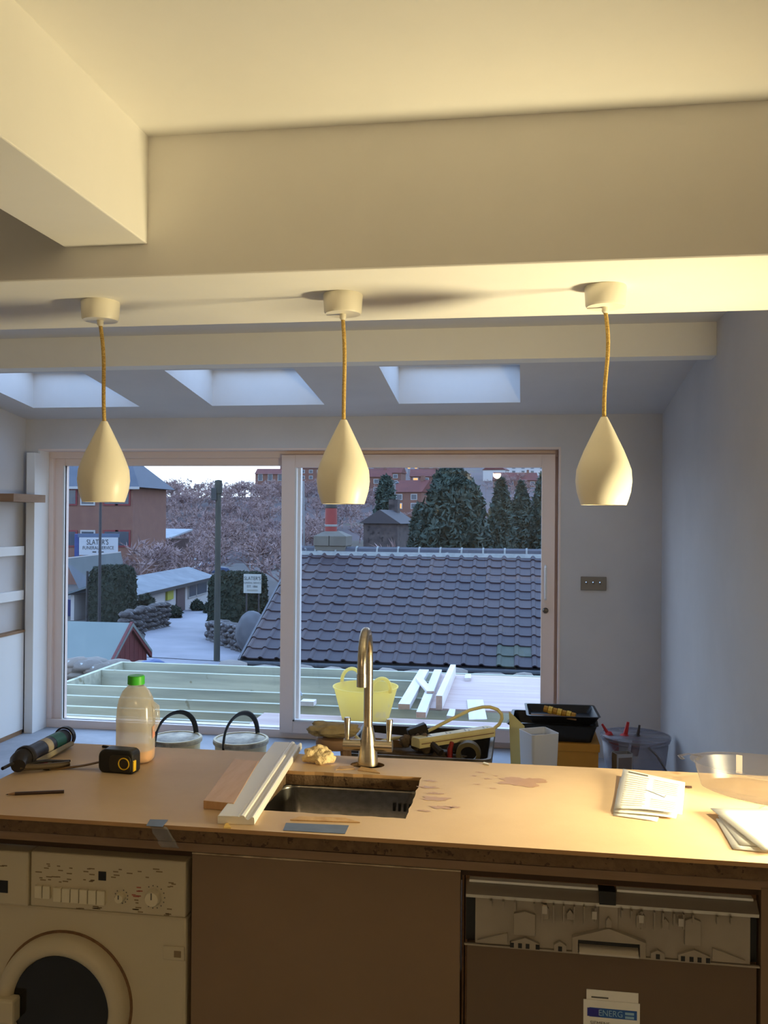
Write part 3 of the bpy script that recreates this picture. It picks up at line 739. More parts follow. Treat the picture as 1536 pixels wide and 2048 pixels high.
# tape measure with its tape drawn out
tp = at(232, 1547, Z=CZ); tm = thing('tape_measure', 'black and yellow tape measure with its blade pulled out', 'tape measure', (tp.x, tp.y+.02, CZ), rotz=radians(-4))
YEL = mat('safety_yellow', (222, 180, 40), .45)
def rr2(w_, h_, r, n=5, top=1.0):
    out = []
    for cx, cz, a0, q in ((w_-r*top, h_-r*top, 0, r*top), (-w_+r*top*1.3, h_-r*top*1.3, pi/2, r*top*1.3), (-w_+r, r, pi, r), (w_-r*.5, r*.5, 1.5*pi, r*.5)):
        for k in range(n+1): out.append((cx+q*cos(a0+pi/2*k/n), cz+q*sin(a0+pi/2*k/n)))
    return out
obj('case', MB().prism(rr2(.050, .062, .016), 'y', -.022, .022), DARK, tm, bevel=.005, seg=3)
obj('yellow_side', MB().prism([(p[0]*.62+.014, p[1]*.7+.006) for p in rr2(.050, .062, .018)], 'y', -.0245, -.0215), mat('tape_side_black', (44, 40, 34), .4), tm, bevel=.001)
obj('yellow_trim', MB().prism([(.008, .058), (.034, .061), (.047, .048), (.044, .046), (.032, .0555), (.010, .053)], 'y', -.012, .0235), YEL, tm)
obj('yellow_trim', MB().prism([(.0495, .008), (.0515, .008), (.052, .034), (.0495, .036)], 'y', -.02, -.006), YEL, tm)
obj('side_ring', MB().lathe([(.016, -.0262), (.016, -.024), (.0135, -.024), (.0135, -.0262)], 28, (.026, 0, .028), axis='y', closed=True), YEL, tm, smooth=True)
bl = []
for k in range(13):
    u = k/12; bl.append((-.048-.135*u, -.0-.03*u*u, .022*(1-u)**2+.0025))
obj('tape_blade', MB().tube(bl, .0085, 8, flat=.35), mat('worn_tape_blade', (120, 92, 58), .4, .3), tm, smooth=True)
obj('end_hook', MB().box(-.20, -.180, -.042, -.022, .0005, .006), mat('hook_steel', (70, 62, 52), .4, .7), tm, bevel=.001)

# pencil
a, b = at(11, 1588, Z=CZ+.004), at(128, 1583, Z=CZ+.004)
pc = thing('pencil', 'dark carpenter pencil lying near the worktop edge', 'pencil', (b+a)/2, rotz=atan2(b.y-a.y, b.x-a.x))
hl = (b-a).length/2
obj('pencil_body', MB().tube([(-hl+.022, 0, 0), (hl, 0, 0)], .0042, 6), mat('pencil_lacquer', (52, 34, 26), .4), pc)
obj('pencil_tip', MB().tube([(-hl+.022, 0, 0), (-hl+.006, 0, -.001)], [.0042, .0016], 6), TAN, pc)
obj('pencil_lead', MB().tube([(-hl+.006, 0, -.001), (-hl, 0, -.0015)], [.0016, .0003], 6), DARK, pc)

# black offcut of cable beside the bottle
a = at(206, 1493, Z=CZ+.004); b = at(226, 1500, Z=CZ+.004)
cbl = MB().tube([a, (a+b)/2+Vector((0, 0, .003)), b], .004, 8)
cbo = obj('cable_offcut', cbl, DARKR, smooth=True); tag(cbo, 'short black cable offcut behind the plastic bottle', 'cable')

# sealant gun with cartridge
ga, gb = at(18, 1532, Z=CZ+.03), at(128, 1476, Z=CZ+.03)
d = gb-ga; d.z = 0; ln = .285; ang = atan2(d.y, d.x)
gun = thing('sealant_gun', 'skeleton sealant gun loaded with a dark cartridge, lying by the worktop end', 'sealant gun', (gb.x, gb.y, CZ), rotz=ang)
GUNM = mat('dark_gun_metal', (44, 40, 40), .4, .6)
TEAL = mat('teal_print', (24, 104, 96), .45); CART = mat('navy_cartridge', (40, 44, 66), .4)
RZ = .032
obj('cartridge', MB().lathe([(.0235, -.215), (.0235, 0), (.02, .004), (0, .004)], 28, (0, 0, RZ), axis='x'), CART, gun, smooth=True)
obj('cartridge_print', MB().lathe([(.0239, -.085), (.0239, -.03)], 28, (0, 0, RZ), axis='x', closed=False), TEAL, gun, smooth=True)
obj('cartridge_label', MB().lathe([(.0238, -.135), (.0238, -.105)], 28, (0, 0, RZ), axis='x'), mat('grey_band', (150, 140, 122), .5), gun, smooth=True)
obj('cradle_rail', MB().prism([(-.0285, .012), (-.026, .008), (-.024, .02), (-.026, .024)], 'x', -.225, .006), mat('pale_rail_steel', (170, 156, 120), .4, .5), gun)
obj('cradle_rail', MB().prism([(.0285, .012), (.026, .008), (.024, .02), (.026, .024)], 'x', -.225, .006), GUNM, gun)
obj('front_ring', MB().lathe([(.030, -.002), (.030, .014), (.0255, .014), (.0255, -.002)], 28, (0, 0, RZ), axis='x', closed=True), GUNM, gun, smooth=True)
obj('nozzle', MB().tube([(.004, 0, RZ), (.018, 0, RZ+.001), (.05, 0, RZ+.002)], [.011, .008, .004], 12), mat('cream_nozzle', (222, 214, 190), .5), gun, smooth=True)
obj('rear_plate', MB().lathe([(.028, -.228), (.030, -.222), (.030, -.212), (.028, -.212)], 28, (0, 0, RZ), axis='x'), GUNM, gun, smooth=True)
obj('grip_housing', MB().tube([(-.222, 0, RZ), (-.25, 0, RZ-.002), (-.275, -.012, RZ-.008)], [.027, .024, .018], 14), GUNM, gun, smooth=True)
obj('grip', MB().tube([(-.262, -.01, .018), (-.24, -.05, .014), (-.205, -.095, .012), (-.19, -.11, .012)], [.012, .010, .009, .008], 10, flat=.8), mat('worn_grip', (84, 70, 52), .5, .4), gun, smooth=True)
obj('trigger', MB().tube([(-.235, -.012, .02), (-.205, -.05, .02), (-.178, -.088, .014), (-.165, -.10, .012)], [.007, .007, .006, .005], 8, flat=.6), GUNM, gun, smooth=True)
obj('plunger_rod', MB().tube([(-.26, 0, RZ), (-.33, 0, RZ)], .0045, 8), GUNM, gun, smooth=True)

# scrap of red card
a = at(82, 1530, Z=CZ)
rc = tag(obj('card_scrap', MB().prism([(a.x-.03, a.y-.012), (a.x+.022, a.y-.012), (a.x+.002, a.y+.035)], 'z', CZ+.0004, CZ+.0016), mat('red_card', (176, 40, 36), .6)), 'red triangular scrap of card beside the sealant gun', 'card')

# wooden offcut
p = [at(x, y, Z=CZ) for x, y in ((416, 1620), (470, 1624), (520, 1534), (477, 1536))]
p = [Vector((-.728, 2.008, CZ)), Vector((-.652, 2.0, CZ)), Vector((-.700, 2.36, CZ)), Vector((-.772, 2.366, CZ))]
mb = MB().hexa([Vector((q.x, q.y, CZ+.0005)) for q in p] + [Vector((q.x, q.y, CZ+.019)) for q in p])
of = obj('wood_offcut', mb, mat('planed_pine', (206, 168, 128), .55, col2=(194, 152, 110), scale=5, stretch=(8, 1, 1)), bevel=.001)
tag(of, 'short planed pine board beside the white moulding', 'board')

# skirting moulding
na, fb = Vector((-.62, 1.918, CZ)), Vector((-.676, 2.575, CZ))
dm = fb-na; ang = atan2(dm.y, dm.x)
mo = thing('skirting_moulding', 'white primed moulding laid across the sink corner', 'moulding', na, rotz=ang)
ml = dm.length
pf = [(-.041, .0006), (-.041, .017), (-.039, .018), (.004, .018), (.007, .016), (.009, .0185), (.013, .0205), (.018, .019), (.022, .0135), (.026, .0105), (.031, .0125), (.034, .0165), (.037, .0175), (.040, .0155), (.041, .011), (.041, .0006)]
pf = [(-y, z) for y, z in pf]
m1 = obj('moulding_length', MB().prism(pf, 'x', 0, ml), mat('primer_white', (226, 222, 214), .45), mo)

# dishcloth
cl = at(638, 1531, Z=CZ)
clo = MB()
for k_, (ox, oy, oz, rr_, sd) in enumerate(((-.012, 0, .022, .026, 1.2), (.016, -.006, .019, .022, 4.4), (.002, .006, .032, .019, 7.7), (.03, -.004, .012, .014, 9.1), (-.03, -.006, .012, .015, 3.1), (.006, -.016, .014, .02, 6.3))):
    clo.ico((ox, oy, oz), rr_, 4, .42, 1.15, sd, (1.15, .95, .8), flat=-oz)
co = obj('dishcloth', clo, mat('cream_cloth', (226, 200, 152), .9, bump=.5, bscale=260), loc=(cl.x-.005, cl.y+.028, CZ+.0005), smooth=True, angle=180)
_rm = co.modifiers.new('cloth', 'REMESH'); _rm.mode = 'VOXEL'; _rm.voxel_size = .0022; _rm.use_smooth_shade = True
_ds = co.modifiers.new('drape', 'CORRECTIVE_SMOOTH'); _ds.iterations = 3; _ds.use_only_smooth = True
tag(co, 'crumpled cream dishcloth beside the tap', 'cloth')

# blue tape strips, loose slivers of board
BT = mat('blue_grey_tape', (96, 108, 130), .5, col2=(84, 96, 118), scale=20)
q = [at(x, y, Z=CZ+.0006) for x, y in ((566, 1661), (690, 1668), (698, 1651), (572, 1646))]
tag(obj('tape_strip', MB().hexa(q + [v+Vector((0, 0, .0006)) for v in q]), BT), 'blue masking tape strip in front of the sink', 'tape')
q = [at(x, y, Z=CZ+.0006) for x, y in ((292, 1652), (325, 1654), (336, 1640), (300, 1639))]
t2 = MB().hexa(q + [v+Vector((0, 0, .0006)) for v in q])
to = tag(obj('tape_strip', t2, BT), 'blue tape with torn clear film wrapped over the worktop edge', 'tape')
fl_ = MB(); g_ = 7; vv = []
for i in range(g_):
    for j in range(g_):
        x = at(300+j*6+i*4, 1650, Y=CY0).x; z = .919-.0075*i
        vv.append((x+.004*noise.noise(Vector((i, j, 1.5))), CY0-.004-.004*abs(noise.noise(Vector((i*.9, j*.7, .3)))), z))
fl_.add(vv, [(i*g_+j, i*g_+j+1, (i+1)*g_+j+1, (i+1)*g_+j) for i in range(g_-1) for j in range(g_-1)])
fo = obj('torn_film', fl_, glass_mat('clear_film', (.9, .9, .9, 1), .12, .15, .12), to, smooth=True); fo.modifiers.new('film', 'SOLIDIFY').thickness = .0003
SLV = mat('peeled_board', (214, 178, 128), .7, col2=(190, 148, 100), scale=40)
for k, (pts_, lb) in enumerate([(((672, 1540), (710, 1538), (706, 1532), (680, 1533)), 'peeled sliver of board between the tap and the dishcloth'), (((715, 1541), (760, 1547), (748, 1539), (722, 1534)), 'peeled sliver of board at the foot of the tap'),
                                (((580, 1641), (720, 1646), (690, 1637), (600, 1634)), 'peeled strip of board on the near edge of the sink'), (((447, 1657), (462, 1657), (456, 1648), (451, 1649)), 'tiny yellow offcut by the end of the moulding'), (((965, 1528), (978, 1531), (976, 1528), (968, 1526)), 'tiny white chip near the back of the worktop')]):
    q = [at(x, y, Z=CZ+.0005) for x, y in pts_]
    tag(obj('board_sliver', MB().hexa(q + [v+Vector((0, 0, .0012+.0005*k)) for v in q]), SLV if k < 3 else mat('sliver%d' % k, (226, 190, 110) if k == 3 else (236, 236, 230), .6)), lb, 'sliver')

# instruction sheets
def sheet_stack(name, label, layers):
    """folded sheets: each layer is four corner pixels and a height; edges curl a little"""
    base = at(*layers[0][0][0], Z=CZ)
    t = thing(name, label, 'papers', (base.x, base.y, CZ))
    for li, (cr_, z0, lift) in enumerate(layers):
        P_ = [at(x, y, Z=CZ) for x, y in cr_]
        n = 9; vs_ = []
        for i in range(n):
            for j in range(n):
                u, v = j/(n-1), i/(n-1)
                p_ = (P_[0]*(1-u)+P_[1]*u)*(1-v) + (P_[3]*(1-u)+P_[2]*u)*v
                z = z0 + lift[0]*(1-v)*sin(pi*u)+lift[1]*v*v + lift[2]*u*u*(1-v) + .0006*noise.noise(Vector((u*3, v*3, li*2.)))
                vs_.append((p_.x-base.x, p_.y-base.y, max(z, .0007)))
        o = obj('sheet', MB().add(vs_, [(i*n+j, i*n+j+1, (i+1)*n+j+1, (i+1)*n+j) for i in range(n-1) for j in range(n-1)]), PAPER, t, smooth=True)
        o.modifiers.new('paper', 'SOLIDIFY').thickness = .0005
    return t
ss = sheet_stack('instruction_sheets', 'folded stack of printed instruction sheets lying in the middle of the lit worktop',
            [([(1226, 1632), (1314, 1644), (1330, 1600), (1235, 1578)], .0012, (.001, .0, 0)),
             ([(1226, 1628), (1352, 1640), (1366, 1590), (1240, 1560)], .0045, (.002, .003, 0)),
             ([(1228, 1624), (1364, 1638), (1370, 1580), (1246, 1552)], .0085, (.004, .010, .002))])
Ls = ss.location
pm = MB()
for k in range(15):
    v = .08+.84*k/15
    for (u0, u1) in ((.08, .45), (.52, .93)):
        if 5 <= k <= 7 and u0 > .3: continue
        P4 = [at(x, y, Z=CZ) for x, y in ((1228, 1624), (1364, 1638), (1370, 1580), (1246, 1552))]
        def bl_(u, v_): 
            p_ = (P4[0]*(1-u)+P4[1]*u)*(1-v_) + (P4[3]*(1-u)+P4[2]*u)*v_
            return (p_.x-Ls.x, p_.y-Ls.y, .0085+.004*(1-v_)*sin(pi*u)+.010*v_*v_+.002*u*u*(1-v_)+.0010)
        e_ = random.Random(k).uniform(0, .05)
        for s_ in range(4):
            ua, ub = u0+(u1-u0-e_)*s_/4, u0+(u1-u0-e_)*(s_+1)/4
            pm.add([bl_(ua, v), bl_(ub, v), bl_(ub, v+.016), bl_(ua, v+.016)], [(0, 1, 2, 3)])
o = obj('printed_lines', pm, mat('pale_ink', (176, 172, 166), .7), ss); o['kind'] = 'stuff'
obj('diagram_mark', MB().tube([bl_(.42, .55), bl_(.55, .5), bl_(.72, .42), bl_(.74, .5)], .0007, 5), INK, ss)
obj('heading', MB().add([bl_(.1, .93), bl_(.42, .93), bl_(.42, .965), bl_(.1, .965)], [(0, 1, 2, 3)]), INK, ss)
def flat_sheet(label, corners, z0, tilt, corner_r=0):
    P_ = [at(x, y, Z=CZ) for x, y in corners]; b0 = P_[0]
    vs_ = []; n = 7
    for i in range(n):
        for j in range(n):
            u, v = j/(n-1), i/(n-1); p_ = (P_[0]*(1-u)+P_[1]*u)*(1-v)+(P_[3]*(1-u)+P_[2]*u)*v
            vs_.append((p_.x-b0.x, p_.y-b0.y, z0+tilt*(1-u)*.6+tilt*v*.5))
    o = obj('booklet', MB().add(vs_, [(i*n+j, i*n+j+1, (i+1)*n+j+1, (i+1)*n+j) for i in range(n-1) for j in range(n-1)]), PAPER, loc=(b0.x, b0.y, CZ), smooth=True)
    o.modifiers.new('pages', 'SOLIDIFY').thickness = .002
    return tag(o, label, 'booklet')
flat_sheet('lower white booklet half covered by another at the lit end of the worktop', [(1466, 1700), (1600, 1712), (1580, 1650), (1432, 1640)], .0025, .001)
flat_sheet('middle white booklet of the three at the lit end of the worktop', [(1480, 1694), (1620, 1706), (1590, 1645), (1436, 1637)], .0055, .001)
flat_sheet('upper white booklet lying askew at the lit end of the worktop', [(1526, 1712), (1660, 1700), (1570, 1628), (1421, 1628)], .0095, .004)

# clear oval plastic tray
c0 = at(1520, 1585, Z=CZ)
CLEAR = glass_mat('clear_plastic', (.86, .85, .85, 1), .03, .28, .05, (190, 178, 168))
tr = thing('plastic_tray', 'clear oval plastic tray on the worktop beside the plain wall', 'tray', (.64, 2.352, CZ), rotz=radians(-24))
rim = [(.215, .066), (.222, .067), (.222, .065), (.212, .062), (.195, .004), (.185, .0008), (0, .0008)]
to_ = obj('tray_body', MB().lathe(rim, 56, sx=1.0, sy=.56), CLEAR, tr, smooth=True, angle=35)
obj('tray_lip', MB().tube([(-.235, -.03, .063), (-.25, 0, .062), (-.235, .03, .063), (-.2, .02, .064), (-.2, -.02, .064)], .006, 8, flat=.3), CLEAR, tr, smooth=True)
obj('tray_sticker', MB().box(-.13, -.115, .103, .105, .012, .06), mat('pale_sticker', (214, 206, 200), .5), tr, rot=(radians(0), 0, 0))
a = at(1378, 1576, Z=CZ)
tag(obj('dark_chip', MB().box(a.x-.009, a.x+.007, a.y-.003, a.y+.003, CZ+.0003, CZ+.005), mat('dark_chip', (60, 36, 28), .6), bevel=.001), 'small dark chip beside the clear tray', 'chip')
wp = [at(x, y, Z=CZ+.0012) for x, y in ((1468, 1620), (1478, 1624), (1492, 1625), (1506, 1623), (1520, 1617), (1530, 1612))]
tag(obj('thin_wire', MB().tube(wp, .0006, 5), INK), 'fine curled wire lying between tray and booklets', 'wire')

# ================================================================== things standing on the floor behind the worktop
def tub(label, px_, Yc, r, h_, fill):
    c_ = at(px_[0], px_[1], Y=Yc)
    t = thing('paint_tub', label, 'paint tub', (c_.x, Yc, 0), group='paint tubs by the glazed door')
    WT = mat('cream_tub_plastic', (222, 208, 168), .5, col2=(208, 192, 150), scale=6)
    h_ = c_.z
    obj('tub_wall', MB().lathe([(r*.88, 0.002), (r*.98, h_-.01), (r*1.02, h_-.008), (r*1.02, h_), (r*.93, h_), (r*.93, h_-.025), (0, h_-.025)], 36), WT, t, smooth=True, angle=35)
    obj('lid', MB().lathe([(r*.925, h_-.024), (r*.925, h_-.012), (r*.88, h_-.008), (r*.8, h_-.014), (0, h_-.013)], 36), mat('foil_lid', (232, 232, 230), .2, .6, col2=(206, 204, 202), scale=14, bump=.35, bscale=18), t, smooth=True, angle=50)
    obj('rim_band', MB().lathe([(r*1.021, h_-.03), (r*1.04, h_-.026), (r*1.04, h_-.006), (r*1.021, h_-.004)], 36), mat('pale_rim', (214, 204, 176), .5, col2=(120, 108, 90), scale=9), t, smooth=True)
    ar = radians(68) if fill else radians(58); P_ = []
    for k in range(21):
        a = pi*k/20; q_ = -r*1.0*cos(a); P_.append((q_*cos(ar), q_*sin(ar), h_-.04+.19*sin(a)**.75))
    obj('handle', MB().tube(P_, .016, 8, flat=.4), DARK, t, smooth=True)
    return t
tub('paint tub with black handle standing behind the plastic bottle', (352, 1473), 5.35, .155, .3, 0)
tub('paint tub with black handle standing near the door post, behind the moulding', (482, 1476), 5.3, .162, .3, 1)

# tool crate
TCZ = .55
cA, cB = at(684, 1512, Z=TCZ), at(984, 1520, Z=TCZ)
bx0, bx1, by0, by1 = -.90, -.10, 3.93, 4.50
bx0, bx1 = at(684, 1512, Y=by0).x, at(980, 1518, Y=by0).x
crate = thing('tool_crate', 'large open black crate full of tools behind the tap', 'crate', ((bx0+bx1)/2, (by0+by1)/2, 0))
cw, cdp = (bx1-bx0)/2, (by1-by0)/2
CR = mat('scuffed_black_crate', (38, 34, 32), .6, col2=(58, 52, 48), scale=14)
out_ = []
def rq(w_, d_, z, r=.04): return [(x, y, z) for x, y, _ in rrect(-w_, w_, -d_, d_, r, 0)]
obj('crate_wall', loft([rq(cw*.9, cdp*.9, .004), rq(cw*.99, cdp*.99, TCZ-.03), rq(cw*1.02, cdp*1.02, TCZ-.028), rq(cw*1.02, cdp*1.02, TCZ), rq(cw*.96, cdp*.95, TCZ), rq(cw*.88, cdp*.88, .34)], True, True), CR, crate, smooth=True, angle=35)
obj('crate_rim_band', loft([rq(cw*1.021, cdp*1.021, TCZ-.012), rq(cw*1.024, cdp*1.024, TCZ-.006), rq(cw*1.012, cdp*1.012, TCZ+.004), rq(cw*.97, cdp*.965, TCZ+.002)], False, False), mat('mottled_rim', (120, 108, 92), .5, col2=(60, 54, 48), scale=9), crate, smooth=True)  # paler mottled band around the crate rim
def inside(x, y, Y): return at(x, y, Y=Y)
# extension lead
a, b = inside(838, 1483, 4.02), inside(982, 1461, 4.32)
es = thing('extension_lead', 'cream extension socket with looping flex lying across the tool crate', 'extension lead', (a+b)/2)
dv = (b-a); ln = dv.length; es.rotation_euler = (0, -math.asin(dv.z/ln), atan2(dv.y, dv.x))
CREAM = mat('cream_plastic', (226, 210, 150), .45, col2=(216, 198, 136), scale=10)
obj('socket_block', MB().prism([(-.032, -.024), (.032, -.024), (.032, .006), (.026, .02), (-.026, .02), (-.032, .006)], 'x', -ln/2-.02, ln/2), CREAM, es, bevel=.003)
obj('side_groove', MB().box(-ln/2-.01, ln/2-.01, -.0335, -.031, -.006, -.002), TAN, es)
for k in range(4):
    x = -ln/2+.05+k*(ln-.07)/3.2
    for dx_, dy_ in ((0, .010), (-.011, -.008), (.011, -.008)):
        obj('socket_slot', MB().box(x+dx_-.003, x+dx_+.003, dy_-.0045, dy_+.0045, .0196, .0206), DARK, es)
flx = []
for x, y, Y in ((988, 1457, 4.33), (998, 1449, 4.33), (1004, 1437, 4.33), (1003, 1428, 4.33), (995, 1419, 4.33), (980, 1414, 4.33), (965, 1414, 4.33), (940, 1420, 4.31), (905, 1437, 4.28), (870, 1455, 4.24), (845, 1467, 4.18), (815, 1474, 4.12), (785, 1477, 4.12), (760, 1484, 4.1), (735, 1487, 4.1), (718, 1479, 4.1), (700, 1462, 4.15), (693, 1452, 4.2)):
    flx.append(at(x, y, Y=Y))
fo = MB().tube(flx, .0085, 8)
M_ = Matrix.LocRotScale(es.location, es.rotation_euler, None).inverted()
fo.v = [tuple(M_ @ Vector(v)) for v in fo.v]
obj('flex', fo, CREAM, es, smooth=True)
# hammer
a, b = inside(835, 1462, 4.1), inside(882, 1506, 4.0)
hm = thing('club_hammer', 'dark club hammer leaning out of the tool crate', 'hammer', a)
obj('hammer_handle', MB().tube([(0, 0, 0), b-a], [.014, .017], 8), mat('dirty_handle', (48, 38, 30), .7), hm, smooth=True)
obj('hammer_head', MB().box(-.045, .045, -.022, .022, -.02, .024), mat('rusty_iron', (40, 34, 30), .6, .5), hm, bevel=.005, rot=(0, radians(-18), radians(20)))
# gloves, offcuts, tape roll, hose end in the crate
GL = mat('dusty_glove', (118, 98, 74), .9, col2=(84, 68, 52), scale=14, bump=.5, bscale=80)
for k, (x, y, r, lb) in enumerate(((812, 1482, .03, 'small round dusty work glove finger in the tool crate'), (833, 1484, .036, 'bundled dusty work glove in the middle of the tool crate'), (852, 1488, .045, 'larger dusty work glove beside the hammer handle'))):
    c_ = inside(x, y, 4.06); tag(obj('work_glove', MB().ico((0, 0, 0), r, 3, .3, 2.2, k*3.1, (1, .8, .95)), GL, loc=c_, smooth=True, angle=180), lb, 'glove', 'work gloves in the crate')
a = inside(752, 1474, 4.2); tag(obj('wood_block', MB().hexa([(a.x-.02, a.y-.05, a.z-.06), (a.x+.14, a.y-.05, a.z-.07), (a.x+.14, a.y+.05, a.z-.07), (a.x-.02, a.y+.05, a.z-.06), (a.x-.02, a.y-.05, a.z+.01), (a.x+.14, a.y-.05, a.z-.0), (a.x+.14, a.y+.05, a.z-.0), (a.x-.02, a.y+.05, a.z+.01)]), TAN, bevel=.002), 'rough wood block inside the tool crate behind the tap', 'wood block')
c_ = inside(937, 1507, 4.08); tag(obj('tape_roll', MB().lathe([(.055, -.025), (.055, .025), (.036, .025), (.036, -.025)], 32, axis='y', closed=True), mat('khaki_tape', (96, 84, 54), .6), loc=c_, smooth=True, angle=40), 'khaki roll of tape upright in the tool crate', 'tape roll')
c_ = inside(900, 1497, 4.1); tag(obj('red_tool_grip', MB().tube([(0, 0, -.06), (0, 0, 0), (.01, 0, .03)], [.014, .013, .009], 10), mat('red_grip', (150, 40, 34), .5), loc=c_, smooth=True), 'red tool grip poking up in the tool crate', 'tool')
HS = mat('brown_sacking', (92, 74, 56), .9, col2=(70, 56, 42), scale=10, bump=.4)
tag(obj('sacking', MB().ico((0, 0, 0), .10, 4, .35, 1.8, 8.2, (1.9, .8, .26)), HS, loc=inside(835, 1508, 4.14), smooth=True, angle=180), 'crumpled brown sacking lying in the tool crate', 'sacking')
tag(obj('dust_sheet', MB().ico((0, 0, 0), .062, 4, .35, 1.8, 4.2, (1.7, .9, .5), flat=-.028), mat('dust_sheet_cloth', (176, 158, 120), .9, col2=(150, 132, 96), scale=8, bump=.4), loc=(inside(668, 1500, 3.6).x, 3.6, .735), smooth=True, angle=180), 'folded pale dust sheet on a stool behind the dishcloth', 'dust sheet')
st = thing('stool', 'low wooden stool under the folded dust sheet', 'stool', (inside(672, 1500, 3.6).x, 3.6, 0))
obj('seat', MB().lathe([(.075, .665), (.082, .675), (.082, .695), (.075, .705), (0, .705)], 28), TAN, st, smooth=True, angle=40)
for k in range(4):
    a = pi/4+k*pi/2; obj('leg', MB().tube([(.13*cos(a), .13*sin(a), 0), (.055*cos(a), .055*sin(a), .67)], .014, 8), TAN, st, smooth=True)

# boxes and trays by the wall
bY = 4.75
a, b = at(1040, 1500, Y=bY), at(1115, 1500, Y=bY); zt = at(1080, 1462, Y=bY).z
wb = thing('storage_box', 'tall white plastic box standing in front of the black trays', 'box', ((a.x+b.x)/2, bY, 0), rotz=radians(28))
w_ = (b.x-a.x)/2*.8
obj('box_wall', loft([rq(w_*.8, w_*.8, .003, .012), rq(w_*1.02, w_*1.02, zt, .016), rq(w_*.98, w_*.98, zt, .014), rq(w_*.78, w_*.78, .008, .01)], True, True), mat('white_box_plastic', (214, 214, 214), .5), wb, smooth=True, angle=35)
ex, = (at(1030, 1480, Y=bY+.08).x,)
tag(obj('card_sheet', MB().hexa([(ex-.012, 4.92, 0.001), (ex+.05, 4.90, 0.001), (ex+.05, 4.905, 0.001), (ex-.012, 4.925, 0.001), (ex-.035, 4.97, zt+.05), (ex+.05, 4.93, zt-.02), (ex+.05, 4.935, zt-.02), (ex-.035, 4.975, zt+.05)]), mat('yellow_card', (222, 204, 130), .6)), 'yellow card sheet leaning beside the white storage box', 'card')
yb = thing('yellow_box', 'ochre yellow box under the black roller trays', 'box', (at(1140, 1500, Y=5.3).x, 5.3, 0))
x0, x1 = at(1050, 1500, Y=5.3).x, at(1197, 1500, Y=5.15).x
zt2 = at(1160, 1487, Y=5.15).z
YB_ = mat('ochre_card', (188, 132, 44), .6, col2=(176, 120, 36), scale=5)
wob('box_body', MB().box(x0, x1, 5.15, 5.5, .002, zt2-.01), YB_, yb, bevel=.004)
wob('box_lid', MB().box(x0-.008, x1+.008, 5.142, 5.508, zt2-.045, zt2), YB_, yb, bevel=.004)
def roller_tray(label, x0, x1, y0, y1, z0, h_, tilt):
    t = thing('roller_tray', label, 'paint tray', ((x0+x1)/2, (y0+y1)/2, z0), rotz=radians(tilt), group='black paint trays')
    w2, d2 = (x1-x0)/2, (y1-y0)/2
    obj('tray_shell', loft([rq(w2*.86, d2*.82, .001, .02), rq(w2*.98, d2*.97, h_-.006, .02), rq(w2*1.02, d2*1.02, h_, .02), rq(w2*.95, d2*.92, h_, .02), rq(w2*.84, d2*.78, .006, .02)]), DARK, t, smooth=True, angle=35)
    return t
g0 = at(1022, 1470, Y=5.2).x; g1 = at(1196, 1470, Y=5.2).x
roller_tray('lower black paint roller tray stacked on the yellow box', g0, g1, 5.14, 5.5, zt2+.001, .10, -2)
roller_tray('upper black paint roller tray with a brush lying in it', at(1052, 1450, Y=5.2).x, at(1197, 1450, Y=5.2).x, 5.14, 5.48, zt2+.102, at(1100, 1432, Y=5.14).z-zt2-.102, 2)
ztr = at(1100, 1432, Y=5.14).z
ha, hb = at(1016, 1443, Y=5.12), at(1048, 1462, Y=5.15)
tag(obj('paint_roller', MB().tube([ha, hb, hb+Vector((.1, .1, -.0))], .014, 10), DARK, smooth=True), 'black paint roller whose grip sticks out of the lower tray', 'paint roller')
br = thing('paint_brush', 'wide brush with yellow striped bristles resting on the upper tray', 'brush', at(1120, 1427, Y=5.2))
v0, v1 = at(1088, 1417, Y=5.22), at(1152, 1433, Y=5.18)
dd = (v1-v0)
for k in range(7):
    p0 = v0+dd*(k/7); p1 = v0+dd*((k+.88)/7)
    wob('bristle_block', MB().tube([p0, p1], .022 if k % 2 else .019, 8), mat('bristle_yellow' if k % 2 else 'bristle_ochre', (226, 186, 80) if k % 2 else (180, 130, 44), .8), br, smooth=True)
p0 = at(1062, 1430, Y=5.16)
wob('brush_handle', MB().tube([p0, v0+dd*.3+Vector((0, -.03, -.02)), v1+Vector((0, -.03, -.012))], [.014, .016, .01], 8, flat=.5), TAN, br, smooth=True)

# clear bucket of oddments
BY = 5.55
bc = at(1270, 1500, Y=BY); zt3 = at(1270, 1487, Y=BY-.2).z
rb = (at(1338, 1480, Y=BY).x-at(1200, 1480, Y=BY).x)/2
bcx = min(bc.x, XR-rb*1.02-.004)
FROST = glass_mat('frosted_bucket', (.88, .88, .9, 1), .05, .3, .22, (196, 190, 196))
bk = thing('plastic_bucket', 'frosted plastic bucket of oddments in the corner', 'bucket', (bcx, BY, 0))
bko = obj('bucket_wall', MB().lathe([(0, .003), (rb*.8, .003), (rb*.97, zt3-.03), (rb, zt3-.028), (rb*1.02, zt3)], 36), FROST, bk, smooth=True, angle=40)
bko.modifiers.new('wall', 'SOLIDIFY').thickness = .002
obj('bucket_rim', MB().lathe([(rb*1.0, zt3-.012), (rb*1.03, zt3-.012), (rb*1.035, zt3+.003), (rb*1.0, zt3+.003)], 36, closed=True), FROST, bk, smooth=True)
obj('bail_handle', MB().tube([(rb*.25, -rb*.98, zt3-.02), (rb*.5, -rb*.97, zt3-.07), (rb*.78, -rb*.8, zt3-.16)], .006, 8), mat('grey_bail', (110, 106, 108), .5), bk, smooth=True)
RED = mat('red_plastic', (190, 40, 40), .45); CARTW = mat('white_cartridge', (222, 220, 218), .45)
